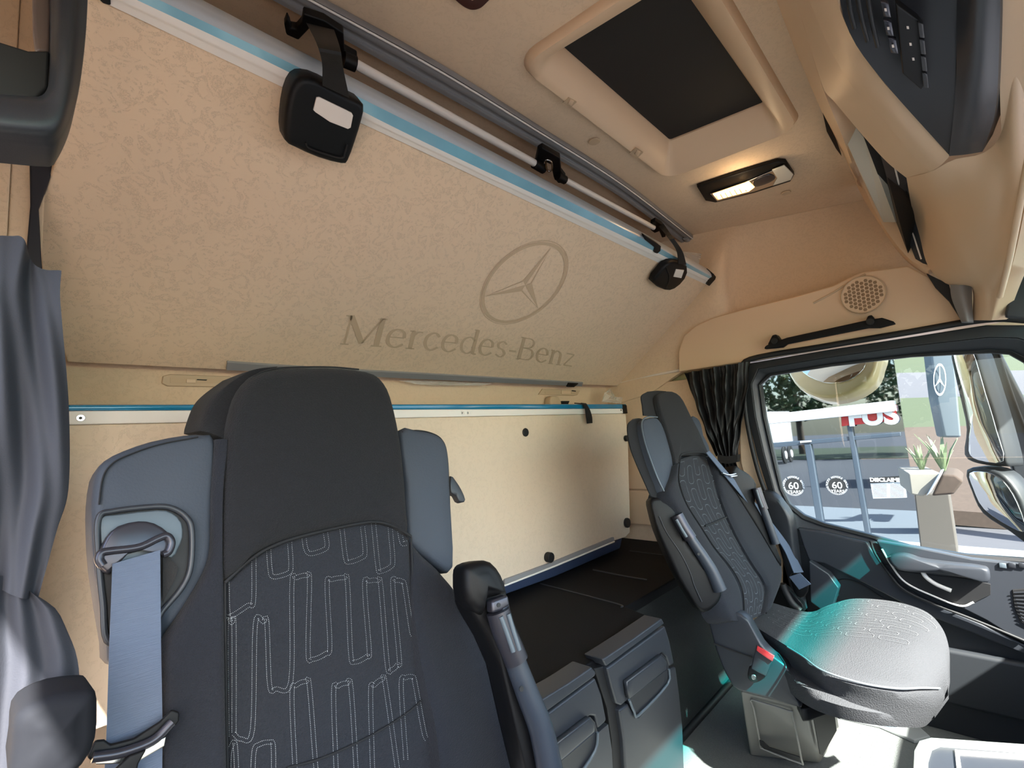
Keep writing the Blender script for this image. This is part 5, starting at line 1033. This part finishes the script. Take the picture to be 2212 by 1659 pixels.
textmesh('notice_title', 'DISCLAIMER', .10, at(1916, 1037, 'X', FX-.065), (0, -1, 0), (0, 0, 1), M['wsign'], nb, .002, bold=.004)
lv, lf = [], []
for colx in (1887, 1924):
    for r_ in range(9):
        k = len(lv); y_ = 1046+r_*3.2
        lv += [at(colx, y_, 'X', FX-.055), at(colx+30, y_-1.2, 'X', FX-.055), at(colx+30, y_+.0, 'X', FX-.055), at(colx, y_+1.2, 'X', FX-.055)]; lf.append([k, k+1, k+2, k+3])
mesh('notice_print', lv, lf, M['alug'], nb)
# planter and plants
pl = thing('planter', 'angular pale concrete planter with mulch outside the window', 'planter', at(2000, 1050, 'X', 8.5))
prism('planter_body', [at(a, b, 'X', 8.4) for a, b in ((1962, 1022), (2034, 1022), (2012, 1060), (1995, 1073), (1968, 1068))], (1.0, .2, 0), M['pot'], pl, bevel=.02)
prism('planter_side', [at(a, b, 'X', 8.3) for a, b in ((2028, 1023), (2036, 1022), (2012, 1062), (2000, 1072))], (.9, 0, 0), M['bldw'], pl, bevel=.01)
prism('mulch_fill', [at(a, b, 'X', 8.35) for a, b in ((2036, 1024), (2064, 1026), (2082, 1040), (2060, 1068), (2012, 1072))], (1.0, 0, 0), M['mulch'], pl, bevel=.03)
def spiky(px_, py_, h_, label):
    random.seed(px_); b = at(px_, py_, 'X', 8.9); vs, fs = [], []
    for k in range(16):
        a = random.uniform(0, 2*pi); l = h_*random.uniform(.6, 1.1); tip = b+Vector((cos(a)*l*.45, sin(a)*l*.45, l)); w = Vector((-sin(a), cos(a), 0))*.02
        m_ = b.lerp(tip, .55)+Vector((0, 0, l*.12)); k0 = len(vs); vs += [b-w*.5, b+w*.5, m_-w, m_+w, tip]; fs += [[k0, k0+1, k0+3, k0+2], [k0+2, k0+3, k0+4]]
    o = tag(mesh('spiky_plant', vs, fs, mat('pale_green_blade', (96, 112, 82), .6)), label, 'plant', 'spiky plants beside the planter'); o.modifiers.new('s', 'SOLIDIFY').thickness = .006
spiky(1992, 1022, .42, 'left spiky grass plant growing in the pale planter')
spiky(2040, 1024, .52, 'right spiky grass plant growing in the pale planter')
# mulch bank, then a made-up hill for mirrored grass, road, far grass
def bank(name, p1, p2, m, lab, cat_):
    A, B = fx(p1, 15.0), fx(p2, 17.5)
    o = mesh(name, A+B[::-1], [[0, 1, 2, 3]], m); o.modifiers.new('s', 'SOLIDIFY').thickness = .05; tag(o, lab, cat_)
FB = 14.0
def strip(name, pa_, pb_, xa, xb, m, lab, cat_):
    vs = [at(*pa_[0], 'X', xa), at(*pa_[1], 'X', xa), at(*pb_[1], 'X', xb), at(*pb_[0], 'X', xb)]
    o = mesh(name, vs+[v-Vector((0, 0, .3)) for v in vs], [[0, 1, 2, 3], [4, 5, 6, 7], [0, 1, 5, 4], [1, 2, 6, 5], [2, 3, 7, 6], [3, 0, 4, 7]], m); tag(o, lab, cat_); return o
strip('mulch_bank', ((1880, 1090), (2300, 1120)), ((1880, 925), (2300, 915)), 14, 20, M['mulch'], 'red-brown mulch bank beyond the showroom corner', 'bank')
strip('mirrored_grass', ((1880, 925), (2300, 915)), ((1880, 862), (2300, 850)), 20, 26, M['grass'], 'green grass bank standing in for a reflection above the mulch', 'lawn')
strip('road', ((1880, 862), (2300, 850)), ((1820, 808), (2300, 798)), 26, 38, M['asph'], 'grey road standing in for a reflection above the grass bank', 'road')
strip('mirrored_lawn', ((1820, 808), (2300, 798)), ((1820, 760), (2300, 745)), 38, 50, M['grass'], 'far green lawn standing in for a reflection beyond the road', 'lawn')
# pylon sign with star, solid stand-in for its reflection
py_ = thing('pylon_sign', 'tall pale pylon sign carrying a white ringed star in place of its reflection', 'sign', at(2030, 860, 'X', 9))
prism('pylon_body', [at(a, b, 'X', 9.0) for a, b in ((2010, 760), (2062, 760), (2078, 945), (2040, 945), (2022, 860))], (.3, .1, 0), M['plate'], py_, bevel=.03)
c = at(2030, 820, 'X', 8.97); vs, fs = [], []; n = 40
eu = at(2030, 785, 'X', 8.97)-c; er = at(2044, 820, 'X', 8.97)-c
for k in range(n):
    t = 2*pi*k/n
    for r_ in (1, .86): vs.append(c+(er*cos(t)+eu*sin(t))*r_)
for k in range(n): l = (k+1) % n; fs.append([2*k, 2*k+1, 2*l+1, 2*l])
for k in range(3):
    t = pi/2+k*2*pi/3; k0 = len(vs)
    for tt, r_ in ((t, .9), (t+pi/3, .13), (t-pi/3, .13)): vs.append(c+(er*cos(tt)+eu*sin(tt))*r_)
    vs.append(c); fs.append([k0, k0+1, k0+3, k0+2])
mesh('pylon_star', vs, fs, M['wsign'], py_)
# mirrors outside the door
def mirror(name, label, hous, glass, xh, rimm, tilt):
    m_ = thing(name, label, 'mirror', at(hous[0][0], hous[0][1], 'X', xh)); m_['group'] = 'mirrors outside the passenger window'
    n_ = Vector(tilt).normalized()
    pl_ = Plane(at(sum(p[0] for p in hous)/len(hous), sum(p[1] for p in hous)/len(hous), 'X', xh), n_)
    pillow('mirror_housing', [pl_(a, b) for a, b in hous], n_, .07, .012, .0, rimm, m_, sm=3, cap=.7)
    pillow('mirror_glass', [pl_(a, b, .004) for a, b in glass], n_, .004, .002, .010, M['mirr'], m_, sm=3)
    return m_
mirror('round_mirror', 'round wide-angle mirror at the top of the passenger window', [(1695, 772), (1700, 800), (1725, 838), (1775, 858), (1830, 850), (1875, 822), (1892, 785), (1890, 745), (1790, 720), (1700, 735)], [(1722, 775), (1735, 805), (1780, 826), (1830, 822), (1865, 796), (1870, 765), (1860, 735), (1790, 728), (1730, 740)], 2.32, M['cream'], (-.72, .30, .45))
mirror('main_mirror', 'tall main door mirror at the right of the passenger window', [(2052, 740), (2098, 745), (2135, 850), (2160, 935), (2175, 1000), (2165, 1008), (2110, 1002), (2082, 985), (2085, 930), (2070, 850)], [(2058, 752), (2096, 752), (2128, 850), (2152, 930), (2166, 996), (2112, 994), (2092, 975), (2095, 930), (2080, 850)], 2.30, M['door'], (-.74, .66, .0))
mirror('lower_mirror', 'small rounded lower mirror below the tall main mirror', [(2085, 1015), (2130, 1012), (2170, 1030), (2205, 1080), (2225, 1150), (2225, 1180), (2180, 1150), (2120, 1110), (2095, 1060)], [(2094, 1022), (2130, 1020), (2165, 1038), (2196, 1085), (2214, 1145), (2185, 1140), (2125, 1100), (2102, 1056)], 2.27, M['door'], (-.74, .60, -.05))
hm = thing('mirror_arm', 'dark grey mirror arm housing along the right window edge', 'mirror arm', at(2180, 900, 'X', 2.36))
prism('arm_cover', [at(a, b, 'X', 2.38) for a, b in ((2098, 740), (2150, 735), (2290, 1010), (2290, 1180), (2225, 1130), (2180, 1000), (2140, 860))], (.08, 0, 0), M['charl'], hm, bevel=.01)
tube('arm_groove', [at(a, b, 'X', 2.375) for a, b in ((2150, 740), (2190, 860), (2240, 990))], .004, M['rubber'], hm)
# own truck outer side skin (seen in the mirrors)
tag(box('truck_body_side', (2.08, .66, -1.6), (2.11, 1.7, .85), M['cream'], bevel=.01), 'cream painted outer side of the truck, seen only in the mirrors', 'truck body')
# trees, hedge, trucks behind the camera side: mirrored in the showroom glass
def tree(x, y, h_, lab, seed):
    random.seed(seed); t_ = thing('street_tree', lab, 'tree', (x, y, GZ), 'trees mirrored in the showroom glass')
    tube('trunk', [Vector((x, y, GZ)), Vector((x+.1, y, GZ+h_*.3)), Vector((x, y+.1, GZ+h_*.6))], lambda q: .25-.12*q, M['bark'], t_, seg=8)
    vs, fs = [], []
    for k in range(2600):
        a = random.uniform(0, 2*pi); z_ = random.uniform(-1, 1); r_ = random.uniform(.5, 1)**.4; q_ = sqrt(1-z_*z_)
        lob = 1+.25*sin(a*3+seed)+.2*sin(z_*5+a*2)
        p = Vector((x+cos(a)*q_*r_*h_*.32*lob, y+sin(a)*q_*r_*h_*.32*lob, GZ+h_*.62+z_*r_*h_*.36)); s = h_*.022
        u_ = Vector((random.uniform(-1, 1), random.uniform(-1, 1), random.uniform(-1, 1))).normalized()*s; v_ = Vector((random.uniform(-1, 1), random.uniform(-1, 1), random.uniform(-1, 1))).normalized()*s
        k0 = len(vs); vs += [p-u_, p+v_, p+u_, p-v_]; fs.append([k0, k0+1, k0+2, k0+3])
    mesh('foliage', vs, fs, M['leafm'], t_)
for i, (x, y, h_, lb_) in enumerate(((-14, 2, 7, 'smallest leafy tree'), (-15, 9, 9, 'broad leafy tree left of the parked truck'), (-14, 16.5, 8, 'middling leafy tree past the parked truck'), (-16, 25, 10, 'tallest and farthest leafy tree'))):
    tree(x, y, h_, lb_+', mirrored in the showroom glass', i+3)
tag(box('verge_lawn', (-22, -10, GZ), (-10, 40, GZ+.05), M['grass'], bevel=0), 'grass verge behind the trees, mirrored in the showroom glass', 'lawn')
wt = thing('parked_truck', 'white parked truck mirrored in the showroom glass', 'truck', (-4, 9.5, GZ))
box('cab', (-5.2, 8.2, GZ+.9), (-2.9, 10.2, GZ+3.4), M['wtruck'], wt, .15); box('windscreen', (-2.92, 8.35, GZ+2.0), (-2.88, 10.05, GZ+2.9), M['rubber'], wt, .02)
box('cargo_body', (-9.5, 8.2, GZ+1.0), (-5.4, 10.3, GZ+3.0), M['wtruck'], wt, .03)
for x_ in (-4.1, -7.2, -8.4):
    w_ = disc('wheel', (x_, 8.2, GZ+.5), (0, -1, 0), .5, .1, M['rubber'], wt, bevel=.03); disc('hub', (x_, 8.1, GZ+.5), (0, -1, 0), .22, .04, M['alu'], w_)
